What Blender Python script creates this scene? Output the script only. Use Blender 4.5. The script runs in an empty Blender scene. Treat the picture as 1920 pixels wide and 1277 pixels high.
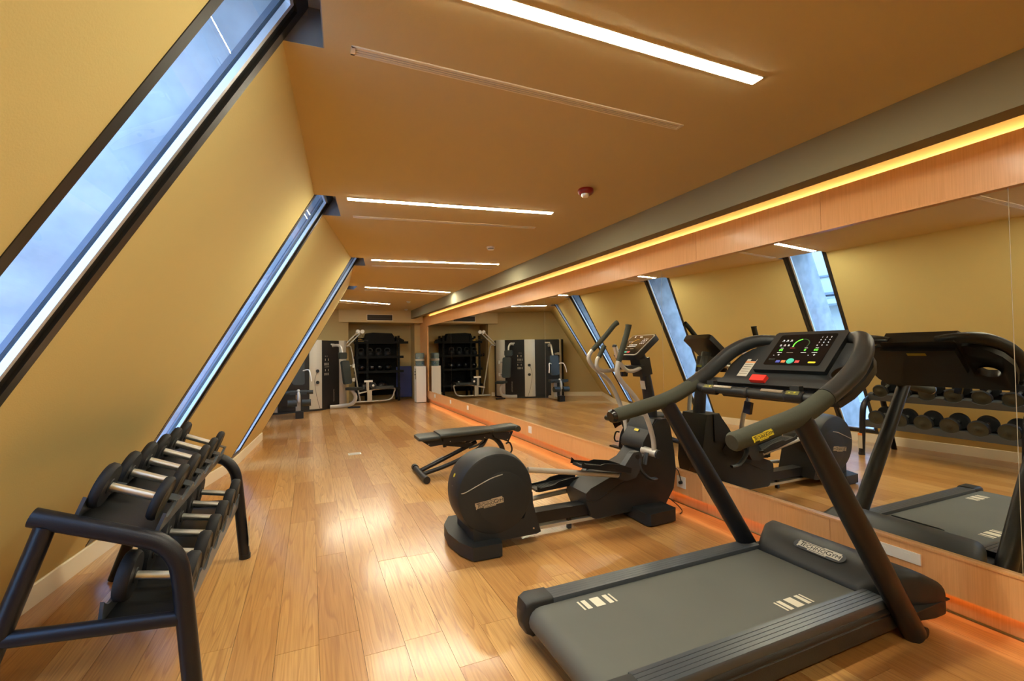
import bpy, bmesh, math, random
from mathutils import Vector, Matrix
random.seed(7)
PI = math.pi
V = Vector
# ------------------------------------------------------------------ camera
scn = bpy.context.scene
COL = scn.collection
cd = bpy.data.cameras.new('camera'); cam = bpy.data.objects.new('camera', cd); COL.objects.link(cam)
yaw, pit, rol = .412048, -.022976, -.014279
def rotm(a, b, c):
    Ry = Matrix(((math.cos(a), 0, -math.sin(a)), (0, 1, 0), (math.sin(a), 0, math.cos(a))))
    Rx = Matrix(((1, 0, 0), (0, math.cos(b), -math.sin(b)), (0, math.sin(b), math.cos(b))))
    Rz = Matrix(((math.cos(c), -math.sin(c), 0), (math.sin(c), math.cos(c), 0), (0, 0, 1)))
    return Rz @ Rx @ Ry
R = rotm(yaw, pit, rol)                      # rows: camera right / down / forward over (X, -Z, Y)
W = [V((R[i][0], R[i][2], -R[i][1])) for i in range(3)]
right, down, fwd = W
cm = Matrix(((right.x, -down.x, -fwd.x, 0), (right.y, -down.y, -fwd.y, 0), (right.z, -down.z, -fwd.z, 1.4), (0, 0, 0, 1)))
cam.matrix_world = cm
cd.sensor_width = 36; cd.lens = 866.93 / 1920 * 36; cd.clip_start = .02; cd.clip_end = 100
scn.camera = cam
# ------------------------------------------------------------------ colour management and world
scn.view_settings.view_transform = 'Standard'; scn.view_settings.look = 'None'
scn.view_settings.exposure = 2.48; scn.view_settings.gamma = 1; scn.view_settings.use_curve_mapping = False
scn.cycles.use_denoising = True
scn.cycles.max_bounces = 10; scn.cycles.diffuse_bounces = 6; scn.cycles.glossy_bounces = 6
scn.cycles.sample_clamp_indirect = 6; scn.cycles.caustics_reflective = False; scn.cycles.caustics_refractive = False
scn.cycles.blur_glossy = 0.5
SKY_STRENGTH, LED, COVE, TOE = 1.6, 27.0, 6.0, 1.3
w = bpy.data.worlds.new('sky'); scn.world = w; w.use_nodes = True
nt = w.node_tree; bg = nt.nodes['Background']
tc = nt.nodes.new('ShaderNodeTexCoord'); sp = nt.nodes.new('ShaderNodeSeparateXYZ'); cr = nt.nodes.new('ShaderNodeValToRGB')
nt.links.new(tc.outputs['Generated'], sp.inputs[0]); nt.links.new(sp.outputs[2], cr.inputs[0]); nt.links.new(cr.outputs[0], bg.inputs[0])
cr.color_ramp.elements[0].color = (.46, .68, 1, 1); cr.color_ramp.elements[1].color = (.24, .47, 1, 1)
bg.inputs[1].default_value = SKY_STRENGTH

# ------------------------------------------------------------------ materials
M = {}
def mat(name, col, rough=.5, metal=0., spec=.5, bump=0., bscale=60., var=0., vscale=3., coat=0., emis=None, estr=0.):
    m = bpy.data.materials.new(name); m.use_nodes = True; n = m.node_tree.nodes; l = m.node_tree.links
    b = n['Principled BSDF']; b.inputs['Base Color'].default_value = (*col, 1); b.inputs['Roughness'].default_value = rough
    b.inputs['Metallic'].default_value = metal; b.inputs['Specular IOR Level'].default_value = spec
    if coat: b.inputs['Coat Weight'].default_value = coat; b.inputs['Coat Roughness'].default_value = .1
    if emis: b.inputs['Emission Color'].default_value = (*emis, 1); b.inputs['Emission Strength'].default_value = estr
    t = n.new('ShaderNodeTexCoord')
    if bump:
        nz = n.new('ShaderNodeTexNoise'); nz.inputs['Scale'].default_value = bscale; nz.inputs['Detail'].default_value = 3
        bp = n.new('ShaderNodeBump'); bp.inputs['Strength'].default_value = bump; bp.inputs['Distance'].default_value = .004
        l.new(t.outputs['Object'], nz.inputs['Vector']); l.new(nz.outputs[0], bp.inputs['Height']); l.new(bp.outputs[0], b.inputs['Normal'])
    if var:
        nz = n.new('ShaderNodeTexNoise'); nz.inputs['Scale'].default_value = vscale; nz.inputs['Detail'].default_value = 4
        mx = n.new('ShaderNodeMixRGB'); mx.inputs[1].default_value = (*[c * (1 - var) for c in col], 1)
        mx.inputs[2].default_value = (*[min(1, c * (1 + var)) for c in col], 1)
        l.new(t.outputs['Object'], nz.inputs['Vector']); l.new(nz.outputs[0], mx.inputs[0]); l.new(mx.outputs[0], b.inputs['Base Color'])
    M[name] = m
    return m
def emit(name, col, s):
    m = bpy.data.materials.new(name); m.use_nodes = True; n = m.node_tree.nodes
    for x in list(n): n.remove(x)
    e = n.new('ShaderNodeEmission'); o = n.new('ShaderNodeOutputMaterial'); m.node_tree.links.new(e.outputs[0], o.inputs[0])
    e.inputs[0].default_value = (*col, 1); e.inputs[1].default_value = s; M[name] = m
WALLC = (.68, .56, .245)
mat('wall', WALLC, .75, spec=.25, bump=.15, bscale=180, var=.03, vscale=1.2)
mat('ceiling', (.65, .52, .285), .8, spec=.2, bump=.1, bscale=160, var=.03, vscale=.8)
mat('beam', (.27, .245, .165), .85, spec=.15)
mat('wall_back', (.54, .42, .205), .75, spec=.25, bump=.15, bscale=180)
mat('grey_paint', (.30, .31, .33), .8, spec=.2)
mat('baseboard', (.90, .84, .67), .45)
mat('floor_under', (.16, .08, .03), .6)
mat('frame', (.018, .019, .020), .35, spec=.5, bump=.05)
mat('bead', (.55, .60, .66), .3, metal=.3)
mat('concrete', (.34, .365, .41), .9, bump=.1, bscale=8, var=.5, vscale=6)
mat('concrete_dark', (.10, .12, .17), .9, bump=.3, bscale=25, var=.3, vscale=3)
mat('render_white', (.46, .50, .52), .8)
mat('paving', (.6, .6, .58), .8, var=.1)
mat('door_grey', (.16, .2, .27), .5)
mat('dull_glass', (.55, .62, .66), .15)
mat('foliage', (.08, .16, .05), .8, var=.4)
mat('black', (0.0075, 0.0083, 0.0097), .42, spec=.45, bump=.12, bscale=260)
mat('matte_black', (.0035, .0037, .0040), .7, spec=.2, bump=.1, bscale=200)
mat('black_gloss', (0.0040, 0.0042, 0.0059), .18, spec=.5)
mat('black_tube', (0.0060, 0.0069, 0.0111), .36, spec=.4, bump=.15, bscale=420)
mat('charcoal', (0.0170, 0.0196, 0.0215), .48, spec=.4, bump=.12, bscale=300)
mat('deck_grey', (0.0520, 0.0636, 0.0780), .33, spec=.5)
mat('link_grey', (0.0350, 0.0403, 0.0468), .45, spec=.45, bump=.1, bscale=300)
mat('belt', (.118, .124, .112), .58, spec=.35, bump=.35, bscale=700, var=.12, vscale=3)
mat('foam', (.056, .060, .046), .82, spec=.2, bump=.25, bscale=500)
mat('rubber', (0.0120, 0.0127, 0.0149), .62, spec=.3, bump=.2, bscale=240)
mat('rubber_face', (.042, .040, .028), .6, spec=.3, bump=.2, bscale=240)
mat('vinyl', (0.0260, 0.0329, 0.0312), .42, spec=.45, bump=.2, bscale=350)
mat('vinyl_edge', (0.0140, 0.0170, 0.0182), .45)
mat('steel', (.80, .80, .76), .34, metal=1.)
mat('silver_paint', (.50, .47, .41), .38, metal=.35)
mat('silver_panel', (.56, .54, .48), .4, metal=.25)
mat('white_plastic', (.90, .88, .83), .4)
mat('white_mark', (.78, .74, .60), .6)
mat('logo_tan', (.42, .33, .22), .5)
mat('logo_pale', (.60, .58, .50), .5)
mat('yellow', (.72, .60, .03), .45)
mat('dark_ink', (.02, .02, .02), .6)
mat('olive', (.10, .095, .015), .5)
mat('red', (.80, .04, .03), .35)
mat('red_dark', (.28, .012, .012), .35)
mat('label_paper', (.50, .46, .38), .7)
mat('label_orange', (.75, .25, .06), .7)
mat('blue_vinyl', (.02, .035, .16), .5, bump=.1)
mat('amber', (.65, .40, .05), .5)
mat('vent_frame', (.85, .76, .60), .6)
mat('vent_dark', (.10, .085, .07), .6)
mat('screen_ink', (.7, .7, .68), .5, emis=(.8, .8, .75), estr=.10)
mat('screen_green', (.1, .5, .03), .5, emis=(.15, 1, .05), estr=.28)
mat('screen_green_dim', (.02, .06, .02), .5)
mat('btn_blue', (.08, .10, .42), .4, emis=(.1, .15, .7), estr=.03)
mat('btn_orange', (.8, .2, .06), .4, emis=(.9, .25, .1), estr=.03)
mat('btn_teal', (.06, .5, .38), .4, emis=(.1, .6, .45), estr=.04)
mat('btn_red', (.75, .08, .08), .4, emis=(.9, .1, .1), estr=.03)
emit('led', (1, .93, .70), LED)
emit('cove_led', (1, .74, .42), COVE)
emit('toe_led', (1, .36, .10), TOE)
# water bottle, glass, mirror
m = mat('water_bottle', (.35, .55, .66), .08, spec=.5); m.node_tree.nodes['Principled BSDF'].inputs['Transmission Weight'].default_value = .75
m = bpy.data.materials.new('glass'); m.use_nodes = True; n = m.node_tree.nodes; l = m.node_tree.links
for x in list(n): n.remove(x)
o = n.new('ShaderNodeOutputMaterial'); mx = n.new('ShaderNodeMixShader'); tr = n.new('ShaderNodeBsdfTransparent'); gl = n.new('ShaderNodeBsdfGlossy'); fr = n.new('ShaderNodeFresnel')
fr.inputs[0].default_value = 1.5; gl.inputs['Roughness'].default_value = .005; tr.inputs[0].default_value = (.93, .96, .97, 1)
ge = n.new('ShaderNodeNewGeometry'); sb = n.new('ShaderNodeMath'); sb.operation = 'SUBTRACT'; sb.inputs[0].default_value = 1; ml = n.new('ShaderNodeMath'); ml.operation = 'MULTIPLY'
l.new(ge.outputs['Backfacing'], sb.inputs[1]); l.new(sb.outputs[0], ml.inputs[0]); l.new(fr.outputs[0], ml.inputs[1]); l.new(ml.outputs[0], mx.inputs[0]); l.new(tr.outputs[0], mx.inputs[1]); l.new(gl.outputs[0], mx.inputs[2]); l.new(mx.outputs[0], o.inputs[0]); M['glass'] = m
m = bpy.data.materials.new('mirror'); m.use_nodes = True; n = m.node_tree.nodes; l = m.node_tree.links
for x in list(n): n.remove(x)
o = n.new('ShaderNodeOutputMaterial'); gl = n.new('ShaderNodeBsdfGlossy'); gl.inputs['Roughness'].default_value = 0; gl.inputs[0].default_value = (.80, .80, .74, 1)
l.new(gl.outputs[0], o.inputs[0]); M['mirror'] = m
def wood(name, c1, c2, c3, axis, rough, coat, seed_obj=True, gs=1.0, bump=.08):
    """procedural wood; axis = grain direction"""
    m = bpy.data.materials.new(name); m.use_nodes = True; n = m.node_tree.nodes; l = m.node_tree.links
    b = n['Principled BSDF']; g = n.new('ShaderNodeNewGeometry'); mp = n.new('ShaderNodeMapping'); oi = n.new('ShaderNodeObjectInfo')
    sc = {'Y': (8 * gs, .42 * gs, 8 * gs), 'Z': (9 * gs, 9 * gs, .5 * gs)}[axis]
    mp.inputs['Scale'].default_value = sc
    cb = n.new('ShaderNodeCombineXYZ'); mu = n.new('ShaderNodeMath'); mu.operation = 'MULTIPLY'; mu.inputs[1].default_value = 37.0
    l.new(oi.outputs['Random'], mu.inputs[0]); l.new(mu.outputs[0], cb.inputs[0]); l.new(mu.outputs[0], cb.inputs[2]); l.new(mu.outputs[0], cb.inputs[1])
    l.new(g.outputs['Position'], mp.inputs['Vector']); l.new(cb.outputs[0], mp.inputs['Location'])
    nz = n.new('ShaderNodeTexNoise'); nz.inputs['Scale'].default_value = 1.0; nz.inputs['Detail'].default_value = 2; nz.inputs['Distortion'].default_value = .35
    l.new(mp.outputs[0], nz.inputs['Vector'])
    # growth rings: bands of the warped noise
    m1 = n.new('ShaderNodeMath'); m1.operation = 'MULTIPLY'; m1.inputs[1].default_value = 11.0 * (1 if axis == 'Y' else .6); l.new(nz.outputs[0], m1.inputs[0])
    m2 = n.new('ShaderNodeMath'); m2.operation = 'FRACT'; l.new(m1.outputs[0], m2.inputs[0])
    r = n.new('ShaderNodeValToRGB'); r.color_ramp.elements[0].position = 0; r.color_ramp.elements[0].color = (0, 0, 0, 1)
    r.color_ramp.elements[1].position = 1; r.color_ramp.elements[1].color = (0, 0, 0, 1)
    e = r.color_ramp.elements.new(.75); e.color = (.35, .35, .35, 1); e = r.color_ramp.elements.new(.9); e.color = (1, 1, 1, 1)
    l.new(m2.outputs[0], r.inputs[0])
    mp2 = n.new('ShaderNodeMapping'); mp2.inputs['Scale'].default_value = {'Y': (120, 3, 120), 'Z': (160, 160, 4)}[axis]; l.new(g.outputs['Position'], mp2.inputs['Vector'])
    nf = n.new('ShaderNodeTexNoise'); nf.inputs['Scale'].default_value = 1.; nf.inputs['Detail'].default_value = 2; l.new(mp2.outputs[0], nf.inputs['Vector'])
    tone = n.new('ShaderNodeMixRGB'); tone.inputs[1].default_value = (*c1, 1); tone.inputs[2].default_value = (*c2, 1)
    l.new(oi.outputs['Random'], tone.inputs[0])
    fm = n.new('ShaderNodeMixRGB'); fm.blend_type = 'MULTIPLY'; fm.inputs[2].default_value = (.80, .74, .66, 1) if axis == 'Y' else (.92, .88, .82, 1); l.new(tone.outputs[0], fm.inputs[1])
    mr = n.new('ShaderNodeMapRange'); mr.inputs[1].default_value = .4; mr.inputs[2].default_value = .7; l.new(nf.outputs[0], mr.inputs[0]); l.new(mr.outputs[0], fm.inputs[0])
    gm = n.new('ShaderNodeMixRGB'); gm.inputs[2].default_value = (*c3, 1); l.new(fm.outputs[0], gm.inputs[1])
    m3 = n.new('ShaderNodeMath'); m3.operation = 'MULTIPLY'; m3.inputs[1].default_value = .55 if axis == 'Y' else .25; l.new(r.outputs[0], m3.inputs[0]); l.new(m3.outputs[0], gm.inputs[0])
    l.new(gm.outputs[0], b.inputs['Base Color']); b.inputs['Roughness'].default_value = rough
    b.inputs['Coat Weight'].default_value = coat; b.inputs['Coat Roughness'].default_value = .16
    bp = n.new('ShaderNodeBump'); bp.inputs['Strength'].default_value = bump; bp.inputs['Distance'].default_value = .002; l.new(nf.outputs[0], bp.inputs['Height']); l.new(bp.outputs[0], b.inputs['Normal'])
    M[name] = m
wood('oak', (.76, .45, .165), (.52, .245, .070), (.33, .13, .035), 'Y', .30, .6)
wood('veneer', (.86, .475, .205), (.82, .44, .185), (.66, .31, .11), 'Z', .42, .15)

# ------------------------------------------------------------------ mesh helpers
class MB:
    def __init__(s): s.bm = bmesh.new()
    def _add(s, verts, faces, bevel=0, seg=2, mtx=None):
        vs = [s.bm.verts.new(mtx @ V(v) if mtx else V(v)) for v in verts]
        fs = []
        for f in faces:
            try: fs.append(s.bm.faces.new([vs[i] for i in f]))
            except ValueError: pass
        if bevel:
            es = list({e for f in fs for e in f.edges if len(e.link_faces) == 2 and e.calc_face_angle(0) > .35})
            bmesh.ops.bevel(s.bm, geom=es, offset=bevel, segments=seg, profile=.5, affect='EDGES', clamp_overlap=True)
        return s
    def box(s, c, d, bevel=0, seg=2, rot=None, mtx=None):
        x, y, z = d[0] / 2, d[1] / 2, d[2] / 2
        vs = [(i * x, j * y, k * z) for i in (-1, 1) for j in (-1, 1) for k in (-1, 1)]
        t = Matrix.Translation(c) @ (rot.to_4x4() if rot else Matrix())
        if mtx: t = mtx @ t
        return s._add(vs, [(0, 1, 3, 2), (4, 6, 7, 5), (0, 4, 5, 1), (2, 3, 7, 6), (0, 2, 6, 4), (1, 5, 7, 3)], bevel, seg, t)
    def hexa(s, p, bevel=0, seg=2):
        """p: 4 bottom points then 4 top points"""
        return s._add(p, [(3, 2, 1, 0), (4, 5, 6, 7), (0, 1, 5, 4), (1, 2, 6, 5), (2, 3, 7, 6), (3, 0, 4, 7)], bevel, seg)
    def prism(s, poly, a, b, axis='Y', bevel=0, seg=2, mtx=None):
        """poly 2D extruded from a to b along axis: Y -> (x,z); Z -> (x,y); X -> (y,z)"""
        def P(q, h): return {'Y': (q[0], h, q[1]), 'Z': (q[0], q[1], h), 'X': (h, q[0], q[1])}[axis]
        n = len(poly); vs = [P(q, a) for q in poly] + [P(q, b) for q in poly]
        fs = [tuple(range(n)), tuple(range(2 * n - 1, n - 1, -1))] + [(i, i + n, (i + 1) % n + n, (i + 1) % n) for i in range(n)]
        r = s._add(vs, fs, bevel, seg, mtx); bmesh.ops.recalc_face_normals(s.bm, faces=s.bm.faces); return r
    def tube(s, pts, r, seg=12, smooth=4, ry=None, caps=True, up=None):
        """pts path (catmull-rom smoothed); r radius or list; ry second radius"""
        pts = [V(p) for p in pts]; n = len(pts); rr = r if isinstance(r, (list, tuple)) else [r] * n
        P, Q = [], []
        if smooth > 1 and n > 2:
            for i in range(n - 1):
                p0 = pts[max(i - 1, 0)]; p1 = pts[i]; p2 = pts[i + 1]; p3 = pts[min(i + 2, n - 1)]
                for k in range(smooth):
                    t = k / smooth
                    P.append(.5 * ((2 * p1) + (p2 - p0) * t + (2 * p0 - 5 * p1 + 4 * p2 - p3) * t * t + (3 * p1 - p0 - 3 * p2 + p3) * t ** 3)); Q.append(rr[i] * (1 - t) + rr[i + 1] * t)
            P.append(pts[-1]); Q.append(rr[-1])
        else: P, Q = pts, rr
        k = len(P); T = [(P[min(i + 1, k - 1)] - P[max(i - 1, 0)]).normalized() for i in range(k)]
        u = V(up) if up else (V((0, 0, 1)) if abs(T[0].z) < .9 else V((0, 1, 0)))
        u = (u - T[0] * u.dot(T[0])).normalized(); rings = []
        for i in range(k):
            u = (u - T[i] * u.dot(T[i])).normalized(); v = T[i].cross(u); q2 = Q[i] * (ry / rr[0]) if ry else Q[i]
            rings.append([s.bm.verts.new(P[i] + u * math.cos(2 * PI * j / seg) * Q[i] + v * math.sin(2 * PI * j / seg) * q2) for j in range(seg)])
        for a, b in zip(rings, rings[1:]):
            for j in range(seg): s.bm.faces.new((a[j], a[(j + 1) % seg], b[(j + 1) % seg], b[j]))
        if caps: s.bm.faces.new(rings[0][::-1]); s.bm.faces.new(rings[-1])
        return s
    def lathe(s, prof, c=(0, 0, 0), axis='Z', seg=32, mtx=None):
        """prof list of (r, h)"""
        def P(r, h, a):
            x, y = r * math.cos(a), r * math.sin(a)
            return V(c) + V({'Z': (x, y, h), 'Y': (x, h, y), 'X': (h, x, y)}[axis])
        rings = []
        for r, h in prof:
            if r < 1e-5: rings.append([s.bm.verts.new((mtx @ P(0, h, 0)) if mtx else P(0, h, 0))])
            else: rings.append([s.bm.verts.new((mtx @ P(r, h, 2 * PI * j / seg)) if mtx else P(r, h, 2 * PI * j / seg)) for j in range(seg)])
        fs = []
        for a, b in zip(rings, rings[1:]):
            for j in range(seg):
                if len(a) == 1 and len(b) == 1: continue
                if len(a) == 1: fs.append(s.bm.faces.new((a[0], b[(j + 1) % seg], b[j])))
                elif len(b) == 1: fs.append(s.bm.faces.new((a[j], a[(j + 1) % seg], b[0])))
                else: fs.append(s.bm.faces.new((a[j], a[(j + 1) % seg], b[(j + 1) % seg], b[j])))
        bmesh.ops.recalc_face_normals(s.bm, faces=fs)
        return s
    def loft(s, secs, caps=True):
        """secs: list of equal-length point loops"""
        rings = [[s.bm.verts.new(V(p)) for p in q] for q in secs]; n = len(rings[0])
        for a, b in zip(rings, rings[1:]):
            for j in range(n): s.bm.faces.new((a[j], a[(j + 1) % n], b[(j + 1) % n], b[j]))
        if caps: s.bm.faces.new(rings[0][::-1]); s.bm.faces.new(rings[-1])
        bmesh.ops.recalc_face_normals(s.bm, faces=s.bm.faces)
        return s
    def quad(s, *p): s.bm.faces.new([s.bm.verts.new(V(q)) for q in p]); return s
    def build(s, name, m, parent=None, ang=38, **kw):
        me = bpy.data.meshes.new(name); s.bm.to_mesh(me); s.bm.free(); me.materials.append(M[m])
        me.polygons.foreach_set('use_smooth', [True] * len(me.polygons)); me.set_sharp_from_angle(angle=math.radians(ang))
        o = bpy.data.objects.new(name, me); COL.objects.link(o)
        if parent: o.parent = parent
        for k, v in kw.items(): o[k] = v
        return o
def rrect(cx, cz, w, h, r, n=4):
    """rounded rectangle outline"""
    out = []
    for sx, sz, a0 in ((1, 1, 0), (-1, 1, 90), (-1, -1, 180), (1, -1, 270)):
        for k in range(n + 1):
            a = math.radians(a0 + 90 * k / n); out.append((cx + sx * (w / 2 - r) + r * math.cos(a), cz + sz * (h / 2 - r) + r * math.sin(a)))
    return out
def tag(o, label, cat, group=None, kind=None):
    o['label'] = label; o['category'] = cat
    if group: o['group'] = group
    if kind: o['kind'] = kind
    return o
def empty(name, loc, label, cat, group=None, rz=0):
    o = bpy.data.objects.new(name, None); COL.objects.link(o); o.location = loc; o.rotation_euler = (0, 0, rz); o.empty_display_size = .1
    return tag(o, label, cat, group)
def struct(o): o['kind'] = 'structure'; return o
def copy_tree(o, parent=None):
    c = o.copy(); COL.objects.link(c); c.parent = parent
    for ch in [x for x in bpy.data.objects if x.parent == o]: copy_tree(ch, c)
    return c
def text(name, body, size, mtx, m, parent, ext=.0005, align='CENTER', sx=1, **kw):
    cu = bpy.data.curves.new(name, 'FONT'); cu.body = body; cu.size = size; cu.extrude = ext; cu.align_x = align; cu.align_y = 'CENTER'; cu.resolution_u = 2
    t = bpy.data.objects.new(name, cu); me = bpy.data.meshes.new_from_object(t)
    bpy.data.objects.remove(t); bpy.data.curves.remove(cu)
    me.transform(Matrix.Diagonal((sx, 1, 1, 1))); me.transform(mtx); me.materials.clear(); me.materials.append(M[m])
    o = bpy.data.objects.new(name, me); COL.objects.link(o); o.parent = parent
    for k, v in kw.items(): o[k] = v
    return o
def frame(o, x, y):
    """matrix with origin o, x axis, y axis (z = x cross y)"""
    x = V(x).normalized(); y = V(y); y = (y - x * y.dot(x)).normalized(); z = x.cross(y)
    return Matrix(((x.x, y.x, z.x, o[0]), (x.y, y.y, z.y, o[1]), (x.z, y.z, z.z, o[2]), (0, 0, 0, 1)))
def cut(o, cutter):
    md = o.modifiers.new('b', 'BOOLEAN'); md.object = cutter; md.operation = 'DIFFERENCE'; md.solver = 'EXACT'
    bpy.context.view_layer.update()
    dg = bpy.context.evaluated_depsgraph_get(); me = bpy.data.meshes.new_from_object(o.evaluated_get(dg))
    o.modifiers.clear(); o.data = me; bpy.data.objects.remove(cutter)
    return o

# ================================================================== STRUCTURE
ZC = 2.61
# windows: (top near, top far, floor-level near, floor-level far)
WIN = [((-.125, 1.485), (-.093, 1.955), (-1.70, 1.665), (-1.67, 2.10)),
       ((.035, 3.79), (.105, 4.325), (-1.46, 4.02), (-1.40, 4.50)),
       ((.480, 6.13), (.560, 6.67), (-.965, 6.50), (-.925, 6.93)),
       ((.640, 8.73), (.615, 9.20), (-.80, 8.65), (-.93, 9.0)),
       ((.14, 10.62), (-.045, 11.08), (-1.28, 10.10), (-1.46, 10.46))]
CORNER_T, CORNER_F = (-.77, 12.65), (-2.16, 11.88)
START_T, START_F = (-.25, -2.4), (-1.95, -2.4)
def lin(a, b, t): return tuple(a[i] + (b[i] - a[i]) * t for i in range(len(a)))
def wp(T, F, z):
    """point on the leaning wall line from floor point F to ceiling point T at height z"""
    t = z / ZC; return (F[0] + (T[0] - F[0]) * t, F[1] + (T[1] - F[1]) * t, z)
WB, WT = .135, 2.76     # window opening bottom and top heights
# floor
fl = MB(); fl.box((.4, 5.9, -.035), (6.2, 17.4, .046)); floor = struct(fl.build('floor', 'floor_under'))
um = MB(); um.box((0, 0, 0), (1, 1, 1)); unit = um.build('plank', 'oak', floor); pm = unit.data; bpy.data.objects.remove(unit)
EDGE0 = .0345; PW = .1895
known = {0: 3.50, 1: 2.27, 2: 3.245, 3: 2.01, 4: 2.9, -1: 2.45}
cand = []
for k in range(-13, 16):
    x0 = EDGE0 + k * PW; x1 = x0 + PW
    if x0 > 3.03: continue
    xr = min(x1, 3.06)
    y = known.get(k, random.uniform(0, 1.6))
    while y > -1.4: y -= 1.45
    while y < 14.4:
        nx = None
        L = random.choice((1.22, 1.31, 1.58, 1.82, 1.9, 1.45))
        y2 = y + L
        for kk, vv in known.items():
            if kk == k and y < vv - .3 < y2 + .2: y2 = vv
        # keep those inside the room
        xm = (x0 + xr) / 2; ym = (y + y2) / 2
        cand.append((x0, xr, y, min(y2, 14.42))); y = y2
def inroom(c):
    x0, x1, a, b = c
    ys = [-2.4, 1.96, 4.0, 6.7, 8.8, 10.3, 11.9, 12.5, 13.6, 14.4]; xs = [-1.97, -1.72, -1.47, -.97, -.92, -1.42, -2.3, -1.1, 1.0, 1.0]
    for y in (a, (a + b) / 2, b):
        for i in range(len(ys) - 1):
            if ys[i] <= y <= ys[i + 1]:
                lx = xs[i] + (xs[i + 1] - xs[i]) * (y - ys[i]) / (ys[i + 1] - ys[i])
                if x1 > lx: return True
    return False
cand = [c for c in cand if inroom(c)]
cand.sort(key=lambda c: (0 if c[3] > .6 else 1, c[2]))
rest = MB()
for i, (x0, x1, a, b) in enumerate(cand):
    if i < 300:
        p = bpy.data.objects.new('plank', pm); COL.objects.link(p); p.parent = floor
        p.location = ((x0 + x1) / 2, (a + b) / 2, -.006 + random.uniform(-.0003, .0002)); p.scale = (x1 - x0 - .0016, b - a - .0016, .012)
    else: rest.box(((x0 + x1) / 2, (a + b) / 2, -.006), (x1 - x0 - .0016, b - a - .0016, .012))
if len(cand) > 300: rest.build('plank', 'oak', floor, kind='stuff')
else: rest.bm.free()
# ceiling with notches cut at the window heads
NOTCH = .150
poly = [(3.20, -2.4), START_T]
for T0, T1, F0, F1 in WIN:
    d = V((T1[0] - T0[0], T1[1] - T0[1])); nrm = V((d.y, -d.x)).normalized() * NOTCH
    poly += [T0, (T0[0] + nrm.x, T0[1] + nrm.y), (T1[0] + nrm.x, T1[1] + nrm.y), T1]
poly += [CORNER_T, (.98, 13.62), (3.20, 13.62)]
ce = MB(); ce.prism([(p[0], p[1]) for p in poly], ZC, ZC + .16, 'Z'); ceiling = struct(ce.build('ceiling', 'ceiling'))
# slab above everything (keeps daylight out)
s = MB(); s.box((1.5, 5.9, ZC + .27), (3.9, 17.0, .20)); s.build('roof_slab', 'concrete', ceiling)
nb = MB()
for T0, T1, F0, F1 in WIN:
    d = V((T1[0] - T0[0], T1[1] - T0[1])).normalized(); nrm = V((d.y, -d.x))
    a = V(T0) - d * .012 - nrm * .20; b = V(T1) + d * .012 - nrm * .20; c = V(T1) + d * .012 + nrm * (NOTCH + .01); e = V(T0) - d * .012 + nrm * (NOTCH + .01)
    zt = ZC + .155
    t = .012
    # far, near, room-side cheeks and lid (thin lining boards)
    for p, q in ((V(T0) - nrm * .02, V(T0) + nrm * NOTCH), (V(T1) - nrm * .02, V(T1) + nrm * NOTCH)):
        nb.hexa([(p.x, p.y, ZC + .001), (q.x, q.y, ZC + .001), (q.x + d.x * .004, q.y + d.y * .004, ZC + .001), (p.x + d.x * .004, p.y + d.y * .004, ZC + .001),
                 (p.x, p.y, zt), (q.x, q.y, zt), (q.x + d.x * .004, q.y + d.y * .004, zt), (p.x + d.x * .004, p.y + d.y * .004, zt)])
    p = V(T0) + nrm * (NOTCH - .004); q = V(T1) + nrm * (NOTCH - .004); r = nrm * .004
    nb.hexa([(p.x, p.y, ZC + .001), (q.x, q.y, ZC + .001), (q.x + r.x, q.y + r.y, ZC + .001), (p.x + r.x, p.y + r.y, ZC + .001), (p.x, p.y, zt), (q.x, q.y, zt), (q.x + r.x, q.y + r.y, zt), (p.x + r.x, p.y + r.y, zt)])
    p0 = V(T0) - nrm * .1; p1 = V(T1) - nrm * .1; p2 = V(T1) + nrm * NOTCH; p3 = V(T0) + nrm * NOTCH
    nb.hexa([(v.x, v.y, zt - .002) for v in (p0, p1, p2, p3)] + [(v.x, v.y, zt + .01) for v in (p0, p1, p2, p3)])
nb.build('recess_lining', 'grey_paint', ceiling)
# leaning left wall, one piece per bay + strips under the windows
def lean_piece(Ta, Tb, Fa, Fb, z0, z1, th=.065, n=6):
    mb = MB(); e = V((Tb[0] - Ta[0], Tb[1] - Ta[1])).normalized(); out = V((-e.y, e.x)) * th
    secs = []
    for i in range(n + 1):
        t = i / n; T = lin(Ta, Tb, t); F = lin(Fa, Fb, t); a = V(wp(T, F, z0)); b = V(wp(T, F, z1)); o = V((out.x, out.y, 0)) * 1.15
        secs.append([a, b, b + o, a + o])
    mb.loft(secs); return mb
lw = MB()
edges = [(START_T, START_F)] + sum([[(q[0], q[2]), (q[1], q[3])] for q in WIN], []) + [(CORNER_T, CORNER_F)]
wall_left = None
for i in range(0, len(edges), 2):
    (Ta, Fa), (Tb, Fb) = edges[i], edges[i + 1]
    o = lean_piece(Ta, Tb, Fa, Fb, -.05, ZC + (.0 if 0 else .001)).build('wall_left' if wall_left is None else 'wall_bay', 'wall', wall_left)
    if wall_left is None: wall_left = struct(o)
for T0, T1, F0, F1 in WIN:
    lean_piece(T0, T1, F0, F1, -.05, WB).build('wall_sill', 'wall', wall_left)
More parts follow.
